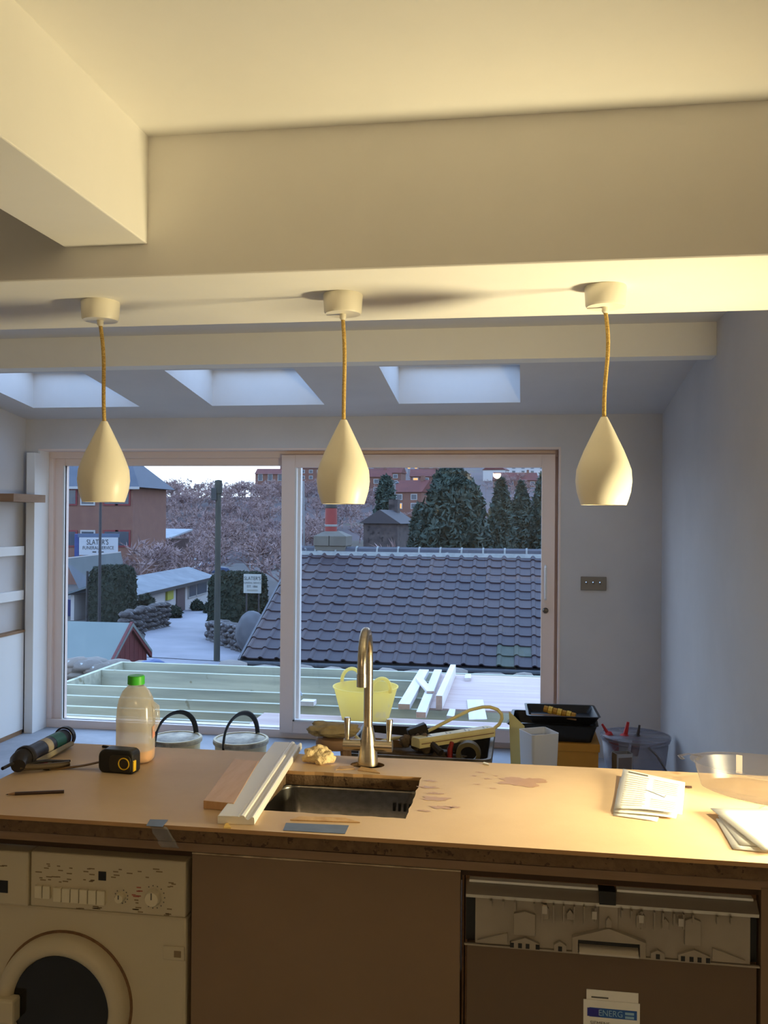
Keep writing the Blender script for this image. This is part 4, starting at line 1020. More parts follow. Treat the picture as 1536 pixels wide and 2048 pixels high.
def cart(label, pa, pb, r, ma, mb_, ring=True):
    t = thing('sealant_tube', label, 'sealant tube', pa, group='sealant tubes in the bucket')
    d_ = pb-pa
    obj('tube_body', MB().tube([(0, 0, 0), d_*.62], r, 14), ma, t, smooth=True)
    obj('tube_collar', MB().tube([d_*.62, d_*.68], [r*1.05, r*.6], 14), mb_, t, smooth=True)
    obj('tube_nozzle', MB().tube([d_*.66, d_], [r*.45, r*.28], 10), mb_, t, smooth=True)
    return t
def bp(x, y, Y=BY): return at(x, y, Y=Y)
cart('white sealant tube with red nozzle standing up in the bucket', bp(1240, 1520), bp(1256, 1444), .032, CARTW, RED)
cart('red sealant tube leaning at the tray side of the bucket', bp(1236, 1500), bp(1204, 1448), .024, RED, RED)
cart('dark sealant tube with red collar at the wall side of the bucket', bp(1268, 1510), bp(1279, 1450), .024, mat('brick_red', (120, 44, 40), .5), mat('dark_tube', (70, 62, 60), .5))
a = bp(1242, 1545, 5.32)
cn = thing('metal_tin', 'small open metal tin in front of the frosted bucket', 'tin', (a.x, 5.26, 0), rot=(0, 0, radians(20)))
hh = at(1240, 1505, Y=5.26).z
obj('tin_wall', loft([rq(.05, .035, .002, .008), rq(.05, .035, hh, .008), rq(.047, .032, hh, .007), rq(.047, .032, .01, .007)]), mat('tinplate', (190, 184, 178), .35, .7), cn, smooth=True, angle=35)
obj('tin_label', MB().box(-.04, .04, -.0362, -.0352, .05, hh-.02), mat('tin_label_grey', (120, 108, 104), .6), cn)

# ================================================================== outside: the deck
DZ = -.05
deck = thing('deck_frame', 'unfinished deck frame of pale green treated joists beyond the glazed door', 'deck frame', (-1.5, 8, -.75))
XA = -4.47; XB = 2.2
jy = [at(450, y, Z=DZ).y for y in (1349, 1382, 1404, 1426)]
yfar = at(350, 1328, Z=DZ).y
for y_ in jy + [6.95, 6.6]:
    wob('joist', MB().box(XA+.05, XB-.05, y_, y_+.047, DZ-.17, DZ), GREENT, deck)
wob('rim_joist', MB().box(XA-.0, XB, yfar, yfar+.047, DZ-.17, DZ), GREENT, deck)
wob('rim_joist', MB().box(XA, XA+.047, 6.5, yfar, DZ-.17, DZ+.001), GREENT, deck)
wob('rim_joist', MB().box(XB-.047, XB, 6.5, yfar, DZ-.17, DZ+.001), GREENT, deck)
wob('wall_plate', MB().box(XA+.05, XB-.05, 6.45, 6.497, DZ-.17, DZ), GREENT, deck)
for x in (-4.3, -2.2, -.2, 1.9):
    for y_ in (7.0, 9.4):
        wob('deck_post', MB().box(x-.05, x+.05, y_-.05, y_+.05, -.76, DZ-.172), GREENT, deck)
tx = at(637, 1392, Z=DZ)
tag(obj('timber_block', MB().box(tx.x-.06, tx.x+.06, jy[2]-.03, jy[2]+.08, DZ, DZ+.04), PALEW, bevel=.002), 'small pale timber block on a joist near the door post', 'timber block')
# plywood on the deck
px0 = at(905, 1358, Z=DZ).x-.16
tag(obj('plywood_sheet', MB().box(px0, 1.9, at(900, 1422, Z=DZ).y, 9.42, DZ+.001, DZ+.019), PLY, bevel=.002), 'large plywood sheet laid over the joists', 'plywood')
tag(obj('plywood_sheet', MB().box(at(603, 1440, Z=DZ).x-.35, 1.9, 6.5, at(700, 1437, Z=DZ).y, DZ+.001, DZ+.019), PLY, bevel=.002), 'narrow plywood strip on the joists against the door threshold', 'plywood')
PT = DZ+.019
def timber(label, na_, fa_, w_, h_, z0):
    a_, b_ = na_, fa_; d_ = (b_-a_); d_.z = 0; an = atan2(d_.y, d_.x); ln_ = d_.length
    t = thing('timber_length', label, 'timber', (a_.x, a_.y, z0), rotz=an, group='sawn timbers on the deck')
    obj('timber_body', MB().box(0.001, ln_, -w_/2, w_/2, .001, h_), mat('pale_sawn_timber_x', (216, 210, 208), .65, col2=(198, 188, 184), scale=6, stretch=(.2, 2, 2), bump=.05), t, bevel=.002)
    obj('end_grain', MB().box(-.001, .001, -w_/2+.002, w_/2-.002, .003, h_-.002), PALEW_END, t)
    return t
def dk(x, y, z=DZ): return at(x, y, Z=z)
timber('sawn timber length nearest the yellow trug', dk(808, 1424), dk(848, 1352), .10, .05, PT)
timber('middle sawn timber length reaching the door threshold', dk(842, 1441), dk(876, 1352), .08, .05, PT)
timber('sawn timber length on edge, tallest of those on the plywood', dk(878, 1424), dk(906, 1356), .055, .12, PT)
a_, b_ = at(838, 1358, Z=PT+.06), at(861, 1385, Z=PT+.06)
timber('short offcut lying across two sawn timber lengths', b_, a_, .07, .022, PT+.052)
q = [at(x, y, Z=PT+.001) for x, y in ((938, 1441), (974, 1440), (966, 1401), (934, 1401))]
tag(obj('white_board', MB().hexa(q + [v+Vector((0, 0, .008)) for v in q]), PALEW), 'flat white board lying on the plywood', 'board')
q = [at(x, y, Z=DZ+.001) for x, y in ((893, 1436), (908, 1438), (911, 1423), (899, 1422))]
tag(obj('white_board', MB().hexa(q + [v+Vector((0, 0, .02)) for v in q]), PALEW), 'small pale offcut beside the tall sawn timber', 'board')
q = [at(x, y, Z=PT+.001) for x, y in ((929, 1362), (942, 1362), (942, 1354), (931, 1354))]
tag(obj('white_board', MB().hexa(q + [v+Vector((0, 0, .03)) for v in q]), PALEW), 'short white block at the far edge of the plywood', 'board')

# yellow trug
tc_ = at(731, 1447, Z=PT); tY = tc_.y+.13
rt = (at(795, 1370, Y=tY).x-at(668, 1370, Y=tY).x)/2; zt4 = at(731, 1372, Y=tY).z
TRUG = mat('dusty_yellow_rubber', (236, 216, 118), .55, col2=(230, 216, 150), scale=5, spots=(206, 196, 190), sscale=4, sthr=.62)
_n = TRUG.node_tree.nodes; _tl = _n.new('ShaderNodeBsdfTranslucent'); _tl.inputs[0].default_value = lin((250, 232, 160)); _mx = _n.new('ShaderNodeMixShader'); _mx.inputs[0].default_value = .6
TRUG.node_tree.links.new(_n['Principled BSDF'].outputs[0], _mx.inputs[1]); TRUG.node_tree.links.new(_tl.outputs[0], _mx.inputs[2]); TRUG.node_tree.links.new(_mx.outputs[0], _n['Material Output'].inputs[0])
TRIN = mat('plaster_dust_inside', (196, 182, 160), .8, col2=(170, 150, 128), scale=7)
tg = thing('flexible_trug', 'yellow flexible trug with loop handles standing on the deck', 'trug', (at(731, 1400, Y=tY).x, tY, PT+.001))
hh = zt4-PT
obj('trug_wall', MB().lathe([(0, .001), (rt*.70, .001), (rt*.73, .01), (rt*.985, hh-.012), (rt*1.02, hh-.008), (rt*1.02, hh), (rt*.985, hh), (rt*.96, hh-.02), (rt*.70, .012), (0, .012)], 40), TRUG, tg, smooth=True, angle=40)
obj('plaster_dregs', MB().lathe([(rt*.70, .014), (rt*.71, .03), (rt*.4, .045), (0, .05)], 32), TRIN, tg, smooth=True, angle=60)
for an in (radians(128), radians(-52)):
    P_ = []
    for k in range(15):
        a = pi*k/14; P_.append((rt*.99*cos(an)-.085*cos(a)*sin(an), rt*.99*sin(an)+.085*cos(a)*cos(an), hh-.02+.12*sin(a)**.7))
    obj('handle', MB().tube(P_, .015, 8), TRUG, tg, smooth=True)
ht = at(596, 1370, Y=6.9)
tag(obj('cable_tie_bundle', MB().tube([at(594, 1366, Y=6.458), at(597, 1378, Y=6.458), at(604, 1391, Y=6.458)], [.006, .012, .004], 8), mat('pale_blue_strap', (170, 190, 214), .5), smooth=True), 'pale strap end stuck to the outer post of the fixed leaf', 'strap')

# ================================================================== dry stone garden wall beyond the deck
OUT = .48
gw = thing('stone_wall', 'low garden wall of rough stones beyond the deck', 'stone wall', (-1.2, 10.0, -.9))
STN = mat('garden_stone', (150, 142, 134), .85, col2=(118, 108, 100), scale=5, bump=.5, bscale=14, rnd=[(176, 170, 160), (140, 126, 114), (190, 172, 158), (128, 122, 120)], spots=(206, 210, 206), sscale=6, sthr=.66)
stones = []
for k in range(6):
    me = mesh('stone', MB().ico((0, 0, 0), .5, 2, .28, 1.5, k*4.3, (1, .8, .62))); me.materials.append(STN)
    for p in me.polygons: p.use_smooth = True
    stones.append(me)
rg = random.Random(11)
def stone(x, y, z, w_, d_, h_, root):
    o = bpy.data.objects.new('stone', stones[rg.randrange(6)]); COL.objects.link(o); o.parent = root
    o.location = (x-root.location.x, y-root.location.y, z-root.location.z); o.scale = (w_, d_*1.25, h_*1.6); o.rotation_euler = (0, 0, rg.uniform(-.25, .25)+pi*rg.randrange(2))
x = -5.2
while x < 2.3:
    w_ = rg.uniform(.26, .5); stone(x+w_/2, 10.0+rg.uniform(-.04, .04), -.17+rg.uniform(-.02, .02), w_*1.05, .4, rg.uniform(.13, .17), gw); x += w_
x = -5.2
while x < 2.3:
    w_ = rg.uniform(.3, .5); stone(x+w_/2, 10.0, -.34, w_*1.05, .42, .2, gw); x += w_
for x_, y_, w_ in ((150, 1338, .4), (172, 1331, .42), (160, 1346, .38), (195, 1338, .36), (150, 1326, .3)):
    p = at(x_, y_, Y=9.75); stone(p.x, 9.75, p.z, w_, .4, .16, gw)
wob('wall_core', MB().box(-5.2, 2.3, 9.86, 10.14, -.9, -.28), STN, gw)
# blue tarpaulin bundle on the wall
a = at(318, 1326, Y=9.9)
tag(obj('tarpaulin', MB().ico((0, 0, 0), .14, 4, .3, 1.7, 2.2, (1.25, .8, .5)), mat('blue_tarp', (96, 116, 170), .5, col2=(80, 100, 150), scale=8), loc=(a.x, 9.72, a.z+.0), smooth=True, angle=180), 'folded blue tarpaulin against the garden wall', 'tarpaulin')

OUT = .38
# ================================================================== ground and hill
def sstep(a, b, x):
    t = min(max((x-a)/(b-a), 0), 1); return t*t*(3-2*t)
def hgt(x, y):
    if y < 10.2: z = -.76
    elif y < 12.5: z = -.76-2.04*sstep(10.2, 12.5, y)
    elif y < 62: z = -2.8-2.2*(y-12.5)/49.5
    else: z = -5.0
    t = x/max(y, 1)
    if y > 112:
        left = 11.5*sstep(105, 225, y)
        right = (y-112)*.105
        w_ = sstep(-.33, -.2, t)
        z += left*(1-w_) + right*w_
    return z
def grid(xs_, ys_, f):
    m = MB(); nx_ = len(xs_)
    m.add([(x, y, f(x, y)) for y in ys_ for x in xs_], [(j*nx_+i, j*nx_+i+1, (j+1)*nx_+i+1, (j+1)*nx_+i) for j in range(len(ys_)-1) for i in range(nx_-1)])
    return m
GND = mat('rough_winter_ground', (112, 106, 104), .95, col2=(92, 88, 92), scale=.25, bump=.2, bscale=1)
HILLM = mat('wooded_hillside_floor', (116, 96, 98), .95, col2=(92, 78, 86), scale=.09, spots=(112, 98, 84), sscale=.06, sthr=.6)
struct('ground', grid([-150, -60, -30, -20, -12, -8, -5.5, -3, 0, 3, 8, 15, 30, 60, 150], [6.44, 8, 10.2, 11, 11.8, 12.5, 20, 30, 45, 62, 85, 112], hgt), GND, 'frosty open ground between the houses')
struct('hill', grid([-260+13*k for k in range(41)], [112+8*k for k in range(36)], hgt), HILLM, 'wooded hillside rising in the distance', smooth=True, angle=180)
# road and drive
ROADM = mat('frosty_tarmac', (182, 180, 192), .8, col2=(158, 158, 170), scale=.5, bump=.1, bscale=8)
def strip(name, label, pts, off):
    m = MB(); vs_ = []
    for a, b in pts:
        for p in (a, b): vs_.append((p[0], p[1], hgt(p[0], p[1])+off))
    m.add(vs_, [(2*i, 2*i+1, 2*i+3, 2*i+2) for i in range(len(pts)-1)]); return struct(name, m, ROADM, label)
def g(x, y, z): p = at(x, y, Z=z); return (p.x, p.y)
strip('road', 'pale road crossing behind the garden wall', [((-60, 28.3), (-60, 33.5)), ((-30, 27.0), (-30, 32.8)), ((-18, 26.2), (-18, 32.6)), ((-8, 25.5), (-8, 31.5)), ((3, 25), (3, 31)), ((30, 24), (30, 30))], .03)
strip('driveway', 'pale driveway curving up to the white bungalow', [((-14.2, 31.5), (-8.5, 30.5)), ((-15.4, 35), (-10.6, 35)), ((-17.4, 40), (-12.6, 40)), ((-21, 47), (-14.8, 45)), ((-27, 54), (-17.5, 51)), ((-30, 60), (-20, 58))], .05)

# ================================================================== neighbouring roof
bung = thing('bungalow', 'neighbouring bungalow with dark interlocking roof tiles and a chimney', 'house', (-.5, 17.5, -3.0))
XV = -4.95; XE = 3.6; YE, YR = 15.5, 19.5; ZE, ZR = -.93, .84
pit_ = atan2(ZR-ZE, YR-YE); SL = sqrt((YR-YE)**2+(ZR-ZE)**2)
NC = 13; GA = SL/NC; TW = .3
TILE = mat('slate_blue_tile', (64, 49, 58), .6, col2=(80, 60, 66), scale=5, rnd=[(50, 42, 58), (84, 66, 76), (64, 52, 68), (104, 80, 80), (54, 46, 64), (90, 72, 80)], spots=(150, 156, 160), sscale=5.5, sthr=.74, bump=.2, bscale=50)
TILEG = mat('mossy_tile', (92, 98, 84), .7, col2=(80, 88, 76), scale=6)
prof_ = [(0, .0), (.012, .022), (.04, .038), (.07, .034), (.095, .012), (.12, .004), (.22, .0), (.318, .003)]
def tile_mesh(name, m_):
    n = len(prof_); vs_ = []
    for y_, in ((0.0,), (GA+.07,)):
        for x_, z_ in prof_: vs_.append((x_, y_, z_))
    for x_, z_ in prof_: vs_.append((x_, 0.0, z_-.022))
    fs_ = [(i, i+1, n+i+1, n+i) for i in range(n-1)] + [(i, 2*n+i, 2*n+i+1, i+1) for i in range(n-1)]
    vs_.append((0, GA+.07, -.02)); fs_.append((0, n, 3*n, 2*n))
    me_ = bpy.data.meshes.new(name); me_.from_pydata(vs_, [], fs_); me_.update(); me_.materials.append(m_); return me_
tme, tmg = tile_mesh('roof_tile', TILE), tile_mesh('mossy_roof_tile', TILEG)
sv = Vector((0, cos(pit_), sin(pit_))); nv = Vector((0, -sin(pit_), cos(pit_)))
tilt = pit_-radians(3.6)
NV = 22
joined = MB(); rg = random.Random(2)
B0 = bung.location
def tpos(i, j):
    return Vector((XV+.02+j*TW, YE, ZE)) + sv*(i*GA-.03) + nv*.03
ncol = int((XE-XV)/TW)
for i in range(NC):
    for j in range(ncol):
        p = tpos(i, j)
        if j < NV:
            o = bpy.data.objects.new('roof_tile', tmg if (i, j) in ((1, 15), (1, 16), (0, 15)) else tme); COL.objects.link(o); o.parent = bung
            o.location = p-B0+Vector((rg.uniform(-.004, .004), 0, rg.uniform(-.003, .003))); o.rotation_euler = (tilt+rg.uniform(-.008, .008), 0, rg.uniform(-.008, .008))
        else:
            R_m = Matrix.Rotation(tilt, 3, 'X')
            k0 = [tuple(R_m @ v.co + p-B0) for v in tme.vertices]
            joined.add(k0, [tuple(f.vertices) for f in tme.polygons])
jo = obj('further_roof_tiles', joined, TILE, bung); jo['kind'] = 'stuff'
# deck under tiles, rear slope, walls
wob('roof_slope', MB().prism([(YE-.05, ZE-.05), (YR, ZR-.04), (2*YR-YE+.05, ZE-.05), (2*YR-YE+.05, ZE-.2), (YR, ZR-.22), (YE-.05, ZE-.2)], 'x', XV, XE), mat('roof_underlay', (60, 58, 64), .8), bung)
wob('front_wall', MB().box(XV+.15, XE-.15, YE+.3, YE+.5, -3.2, ZE-.1), mat('bungalow_wall', (96, 90, 92), .9), bung)
wob('gable_wall', MB().prism([(YE+.3, -3.2), (2*YR-YE-.3, -3.2), (2*YR-YE-.3, ZE-.1), (YR, ZR-.2), (YE+.3, ZE-.1)], 'x', XV+.15, XV+.35), mat('bungalow_wall', (96, 90, 92), .9), bung)
wob('gable_wall', MB().prism([(YE+.3, -3.2), (2*YR-YE-.3, -3.2), (2*YR-YE-.3, ZE-.1), (YR, ZR-.2), (YE+.3, ZE-.1)], 'x', XE-.35, XE-.15), mat('bungalow_wall', (96, 90, 92), .9), bung)
wob('fascia_board', MB().box(XV-.02, XE, YE-.09, YE-.04, ZE-.24, ZE-.03), mat('dark_fascia', (46, 46, 54), .6), bung)
wob('gutter', MB().tube([(XV-.08, YE-.15, ZE-.08), (XE, YE-.15, ZE-.08)], .06, 10), mat('black_gutter', (40, 42, 52), .5), bung, smooth=True)
wob('verge_board', MB().hexa([(XV-.03, YE-.08, ZE-.16), (XV+.01, YE-.08, ZE-.16), (XV+.01, YR, ZR-.13), (XV-.03, YR, ZR-.13), (XV-.03, YE-.08, ZE+.0), (XV+.01, YE-.08, ZE+.0), (XV+.01, YR, ZR+.03), (XV-.03, YR, ZR+.03)]), mat('pale_verge', (120, 120, 128), .8), bung)
RIDGE = mat('ridge_tile_dark', (84, 84, 98), .7, col2=(66, 66, 80), scale=4, spots=(170, 174, 176), sscale=5, sthr=.66)
MORT = mat('pale_mortar', (186, 188, 186), .9, col2=(160, 164, 164), scale=12)
rl_ = .46; k = 0; x = XV-.02
while x < XE-.1:
    sec = [(YR-.17, ZR-.03), (YR-.11, ZR+.075), (YR, ZR+.115), (YR+.11, ZR+.075), (YR+.17, ZR-.03), (YR, ZR+.02)]
    wob('ridge_tile', MB().prism(sec, 'x', x+.022, min(x+rl_-.018, XE)), RIDGE, bung)
    sec2 = [(YR-.185, ZR-.045), (YR-.12, ZR+.085), (YR, ZR+.128), (YR+.12, ZR+.085), (YR+.185, ZR-.045), (YR, ZR+.0)]
    wob('mortar_joint', MB().prism(sec2, 'x', x-.018, x+.022), MORT, bung)
    x += rl_
wob('mortar_bed', MB().prism([(YR-.235, ZR-.075), (YR-.17, ZR+.01), (YR-.15, ZR-.05)], 'x', XV, XE), MORT, bung)
# chimney
cy_ = YR+.2
ca, cb = at(627, 1080, Y=cy_-.36).x, at(692, 1080, Y=cy_-.36).x
czt = at(660, 1072, Y=cy_-.36).z
CHS = mat('chimney_stone', (142, 136, 126), .85, col2=(122, 116, 108), scale=3, bump=.3, bscale=10)
cxm = (ca+cb)/2; hwid = (cb-ca)/2
wob('chimney_stack', MB().box(ca+.02, cb-.02, cy_-.34, cy_+.34, ZR-.5, czt-.22), CHS, bung, bevel=.01)
for k, (a, b) in enumerate(((ca, cxm-.02), (cxm-.01, cb))):
    wob('cap_stone', MB().box(a, b, cy_-.37, cy_+.37, czt-.22, czt), CHS, bung, bevel=.012)
wob('flaunching', MB().hexa([(ca+.01, cy_-.36, czt), (cb-.01, cy_-.36, czt), (cb-.01, cy_+.36, czt), (ca+.01, cy_+.36, czt), (cxm-.16, cy_-.16, czt+.1), (cxm+.16, cy_-.16, czt+.1), (cxm+.16, cy_+.16, czt+.1), (cxm-.16, cy_+.16, czt+.1)]), CHS, bung)
pr_ = (at(667, 1040, Y=cy_).x-at(643, 1040, Y=cy_).x)/2
zb_, zt_ = czt+.08, at(655, 1011, Y=cy_).z
pot = wob('chimney_pot', MB().lathe([(pr_, zb_), (pr_*.97, zt_-.1), (pr_*.9, zt_), (pr_*.75, zt_), (pr_*.75, zt_-.2), (0, zt_-.2)], 24, (cxm-.05, cy_, 0)), mat('red_clay_pot', (176, 56, 52), .6, col2=(160, 46, 44), scale=5, spots=(190, 160, 160), sscale=4, sthr=.68), bung, smooth=True, angle=40)
zbd = at(655, 1051, Y=cy_).z
wob('white_band', MB().lathe([(pr_*1.0, zbd-.025), (pr_*1.03, zbd-.02), (pr_*1.03, zbd+.02), (pr_*1.0, zbd+.025)], 24, (cxm-.05, cy_, 0), closed=True), MORT, bung, smooth=True)
wob('pot_cowl', MB().lathe([(pr_*1.0, zt_-.06), (pr_*1.05, zt_), (pr_*.9, zt_+.08), (0, zt_+.1)], 16, (cxm-.05, cy_, 0)), DARK, bung, smooth=True)
am = at(609, 1092, Y=20.0); at_ = at(607, 962, Y=20.0)
tag(obj('aerial_mast', MB().tube([(am.x, 20.0, ZR-.35), (at_.x, 20.0, at_.z)], .022, 8), mat('galvanised', (150, 156, 166), .4, .6), smooth=True), 'slender metal aerial mast beside the chimney', 'aerial')

# ================================================================== shed with red gable
XG = -6.74
e1, e2, ap = at(226, 1318, X=XG), at(298, 1298, X=XG), at(260, 1249, X=XG)
ym = ap.y; hw_ = (e2.y-e1.y)/2; ze_ = (e1.z+e2.z)/2
shed = thing('garden_shed', 'garden shed with pale green roof and dark red gable', 'shed', (XG-1.6, ym, -2.9))
SH_R = mat('pale_green_felt', (150, 166, 164), .7, col2=(136, 153, 152), scale=1.2)
SH_W = mat('dark_red_boards', (134, 44, 46), .65, col2=(118, 36, 40), scale=4, stretch=(1, 1, .3))
y1, y2 = ym-hw_, ym+hw_
wob('roof_side', MB().hexa([(XG-3.6, y1-.08, ze_-.08), (XG+.06, y1-.08, ze_-.08), (XG+.06, ym, ap.z-.03), (XG-3.6, ym, ap.z-.03), (XG-3.6, y1-.08, ze_-.03), (XG+.06, y1-.08, ze_-.03), (XG+.06, ym, ap.z+.03), (XG-3.6, ym, ap.z+.03)]), SH_R, shed)
wob('roof_side', MB().hexa([(XG-3.6, ym, ap.z-.03), (XG+.06, ym, ap.z-.03), (XG+.06, y2+.08, ze_-.08), (XG-3.6, y2+.08, ze_-.08), (XG-3.6, ym, ap.z+.03), (XG+.06, ym, ap.z+.03), (XG+.06, y2+.08, ze_-.03), (XG-3.6, y2+.08, ze_-.03)]), SH_R, shed)
nb = 8
for k in range(nb):
    ya, yb_ = y1+(y2-y1)*k/nb, y1+(y2-y1)*(k+1)/nb-.012
    def zt__(y): return ap.z-.06-(ap.z-ze_)*abs(y-ym)/hw_
    if k == nb//2-1: pts_ = [(ya, -2.9), (yb_, -2.9), (yb_, zt__(yb_)), (ya, zt__(ya))]
    else: pts_ = [(ya, -2.9), (yb_, -2.9), (yb_, zt__(yb_)), (ya, zt__(ya))]
    wob('gable_board', MB().prism(pts_, 'x', XG-.03, XG), SH_W, shed)
wob('shed_walls', MB().box(XG-3.5, XG-.035, y1+.02, y2-.02, -2.9, ze_-.09), SH_W, shed)
for s_, (ya, yb_) in ((0, (y1-.1, ym)), (1, (ym, y2+.1))):
    za, zb2 = (ze_-.12, ap.z-.03) if s_ == 0 else (ap.z-.03, ze_-.12)
    wob('barge_board', MB().hexa([(XG+.005, ya, za-.06), (XG+.055, ya, za-.06), (XG+.055, yb_, zb2-.06), (XG+.005, yb_, zb2-.06), (XG+.005, ya, za+.08), (XG+.055, ya, za+.08), (XG+.055, yb_, zb2+.08), (XG+.005, yb_, zb2+.08)]), SH_W, shed)

# ================================================================== poles
def pole(name, label, x, ytop, Y, r, m_, cat='pole'):
    t_ = at(x, ytop, Y=Y); zb2 = hgt(t_.x, Y)
    t = thing(name, label, cat, (t_.x, Y, zb2)); obj('shaft', MB().tube([(0, 0, -.2), (0, 0, t_.z-zb2)], [r*1.15, r], 12), m_, t, smooth=True, angle=50); return t, t_
POLEM = mat('mossy_wood_pole', (92, 94, 84), .9, col2=(76, 78, 74), scale=3, stretch=(3, 3, .3))
up, tp_ = pole('utility_pole', 'tall wooden utility pole with a box near its top', 437, 962, 31, .10, POLEM)
zt5 = tp_.z-up.location.z
obj('equipment_box', MB().box(-.22, -.02, -.16, .02, zt5-.7, zt5-.25), mat('dark_green_box', (58, 64, 70), .6), up, bevel=.02)
obj('pole_cap', MB().lathe([(.13, zt5-.45), (.14, zt5-.4), (.13, zt5+.02), (0, zt5+.05)], 12), POLEM, up, smooth=True)
DP = mat('dark_steel_pole', (58, 54, 62), .6)
pole('lamp_post', 'thin dark post in front of the white roof sign', 201, 1000, 42, .065, DP)
pole('lamp_post', 'short dark post beside the clipped hedge under the sign', 175, 1142, 44.5, .065, DP)

# ================================================================== hedges, conifers, bushes
rgl = np.random.RandomState(4)
def leafmesh(pts, size, up=.3, elong=1.6):
    """one small blade (a bent pair of triangles) per point"""
    n = len(pts); d1 = rgl.normal(size=(n, 3)); d1[:, 2] += up; d1 /= np.linalg.norm(d1, axis=1)[:, None]
    d2 = rgl.normal(size=(n, 3)); d2 -= (d2*d1).sum(1)[:, None]*d1; d2 /= np.linalg.norm(d2, axis=1)[:, None]
    s_ = size*rgl.uniform(.6, 1.4, (n, 1)); a = pts-d1*s_*.5*elong; b = pts+d1*s_*.5*elong; c_ = pts+d2*s_*.35
    nn = np.cross(d1, d2); e_ = pts-d2*s_*.35+nn*s_*.2
    v = np.stack([a, c_, b, e_], 1).reshape(-1, 3); k = np.arange(n)*4
    return v, np.stack([k, k+1, k+2, k+3], 1)
def np_obj(name, vs_, fs_, m_, parent):
    me_ = bpy.data.meshes.new(name); me_.from_pydata(vs_.tolist(), [], fs_.tolist()); me_.update(); me_.materials.append(m_)
    o = bpy.data.objects.new(name, me_); COL.objects.link(o); o.parent = parent; return o
HEDGE = mat('dark_hedge_green', (58, 74, 56), .85, col2=(44, 58, 48), scale=3, contrast=(.3, .7))
CONIF = mat('blue_green_needles', (92, 112, 100), .85, col2=(64, 84, 78), scale=1.2, contrast=(.3, .7))
BARK = mat('grey_bark', (88, 76, 70), .9)
def hedge(label, x0, x1, ytop, Y, dep):
    a, b = at(x0, ytop, Y=Y), at(x1, ytop, Y=Y); w_ = (b.x-a.x)/2; cx = (a.x+b.x)/2; zb2 = hgt(cx, Y)-.1; h_ = a.z-zb2
    t = thing('clipped_hedge', label, 'hedge', (cx, Y, zb2), group='clipped conifer hedges')
    bm_ = bmesh.new(); bmesh.ops.create_cube(bm_, size=1); bmesh.ops.subdivide_edges(bm_, edges=bm_.edges, cuts=7, use_grid_fill=True)
    co = []
    for v in bm_.verts:
        p_ = v.co.copy(); q_ = Vector((p_.x*2, p_.y*2, p_.z*2)); e_ = (abs(q_.x)**6+abs(q_.y)**6+abs(q_.z)**6)**(-1/6)
        q_ *= e_*(1+.06*noise.noise(q_*2.5+Vector((x0, 0, 0))))
        co.append((q_.x*w_*.95, q_.y*dep/2*.95, h_/2+q_.z*h_/2*.97))
    m_ = MB().add(co, [tuple(v.index for v in f.verts) for f in bm_.faces])
    bm_.verts.ensure_lookup_table()
    core = obj('hedge_body', m_, HEDGE, t, smooth=True, angle=180)
    pts_ = []
    for f in bm_.faces:
        ps = [Vector(co[v.index]) for v in f.verts]
        for _ in range(14):
            u, v = random.random(), random.random(); p_ = (ps[0]*(1-u)+ps[1]*u)*(1-v)+(ps[3]*(1-u)+ps[2]*u)*v
            pts_.append(p_)
    bm_.free()
    v_, f_ = leafmesh(np.array([tuple(p) for p in pts_]), .16); np_obj('foliage', v_, f_, HEDGE, t)
    obj('trunk', MB().tube([(0, 0, -.1), (0, 0, h_*.5)], .08, 6), BARK, t)
hedge('clipped dark hedge block in front of the sign building', 187, 265, 1131, 44, 1.6)
hedge('clipped dark hedge block behind the small white sign board', 424, 530, 1143, 43, 2.0)

def conifer(label, x, ytop, Y, wpx, n, name='conifer_tree', blunt=.5, size=.3, lean=0.0):
    top = at(x, ytop, Y=Y); zb2 = hgt(top.x, Y)-.1; h_ = top.z-zb2; rad = wpx/2/F*Y
    t = thing(name, label, 'tree', (top.x, Y, zb2), group='dark conifers beyond the tiled roof')
    obj('trunk', MB().tube([(0, 0, 0), (0, 0, h_*.9)], [.16, .03], 8), BARK, t)
    def R(u): return rad*(1-u)**blunt*(.55+.45*min(1, u*6+.2))
    m_ = MB().lathe([(max(R(u)*.6, .02), .4+(h_-.5)*u) for u in [k/12 for k in range(13)]], 18)
    m_.v = [tuple(Vector(v)*1.0+Vector(v).normalized()*.25*noise.noise(Vector(v)*.9)) for v in m_.v]
    obj('inner_boughs', m_, CONIF, t, smooth=True, angle=180)
    u = rgl.uniform(0, 1, n)**1.2; a = rgl.uniform(0, 2*pi, n)
    clump = np.array([noise.noise(Vector((cos(q)*2.2, sin(q)*2.2, w_*7+x*.1))) for q, w_ in zip(a, u)])
    r_ = np.array([R(q) for q in u])*(rgl.uniform(.7, 1.0, n)+.42*clump)
    pts_ = np.stack([r_*np.cos(a), r_*np.sin(a), .35+(h_-.4)*u - .25*(r_/rad)], 1)
    v_, f_ = leafmesh(pts_, size, .2, 2.0); np_obj('foliage', v_, f_, CONIF, t)
conifer('broad dark conifer rising behind the tiled roof ridge', 905, 925, 33, 215, 15000, blunt=.42, size=.15)
conifer('pointed conifer close behind the broad one', 1002, 955, 40, 110, 7000, blunt=.62, size=.17)
conifer('pointed conifer between its two neighbours by the door jamb', 1042, 962, 44.5, 105, 7000, blunt=.62, size=.17)
conifer('pointed conifer furthest along the tiled roof ridge', 1088, 945, 41, 125, 7000, blunt=.6, size=.17)
conifer('small round-topped evergreen below the far brick houses', 772, 952, 110, 62, 2500, name='evergreen_tree', blunt=.4, size=.5)
conifer('low dark evergreen at the foot of the broad conifer', 838, 1005, 37, 80, 5000, blunt=.45, size=.15)

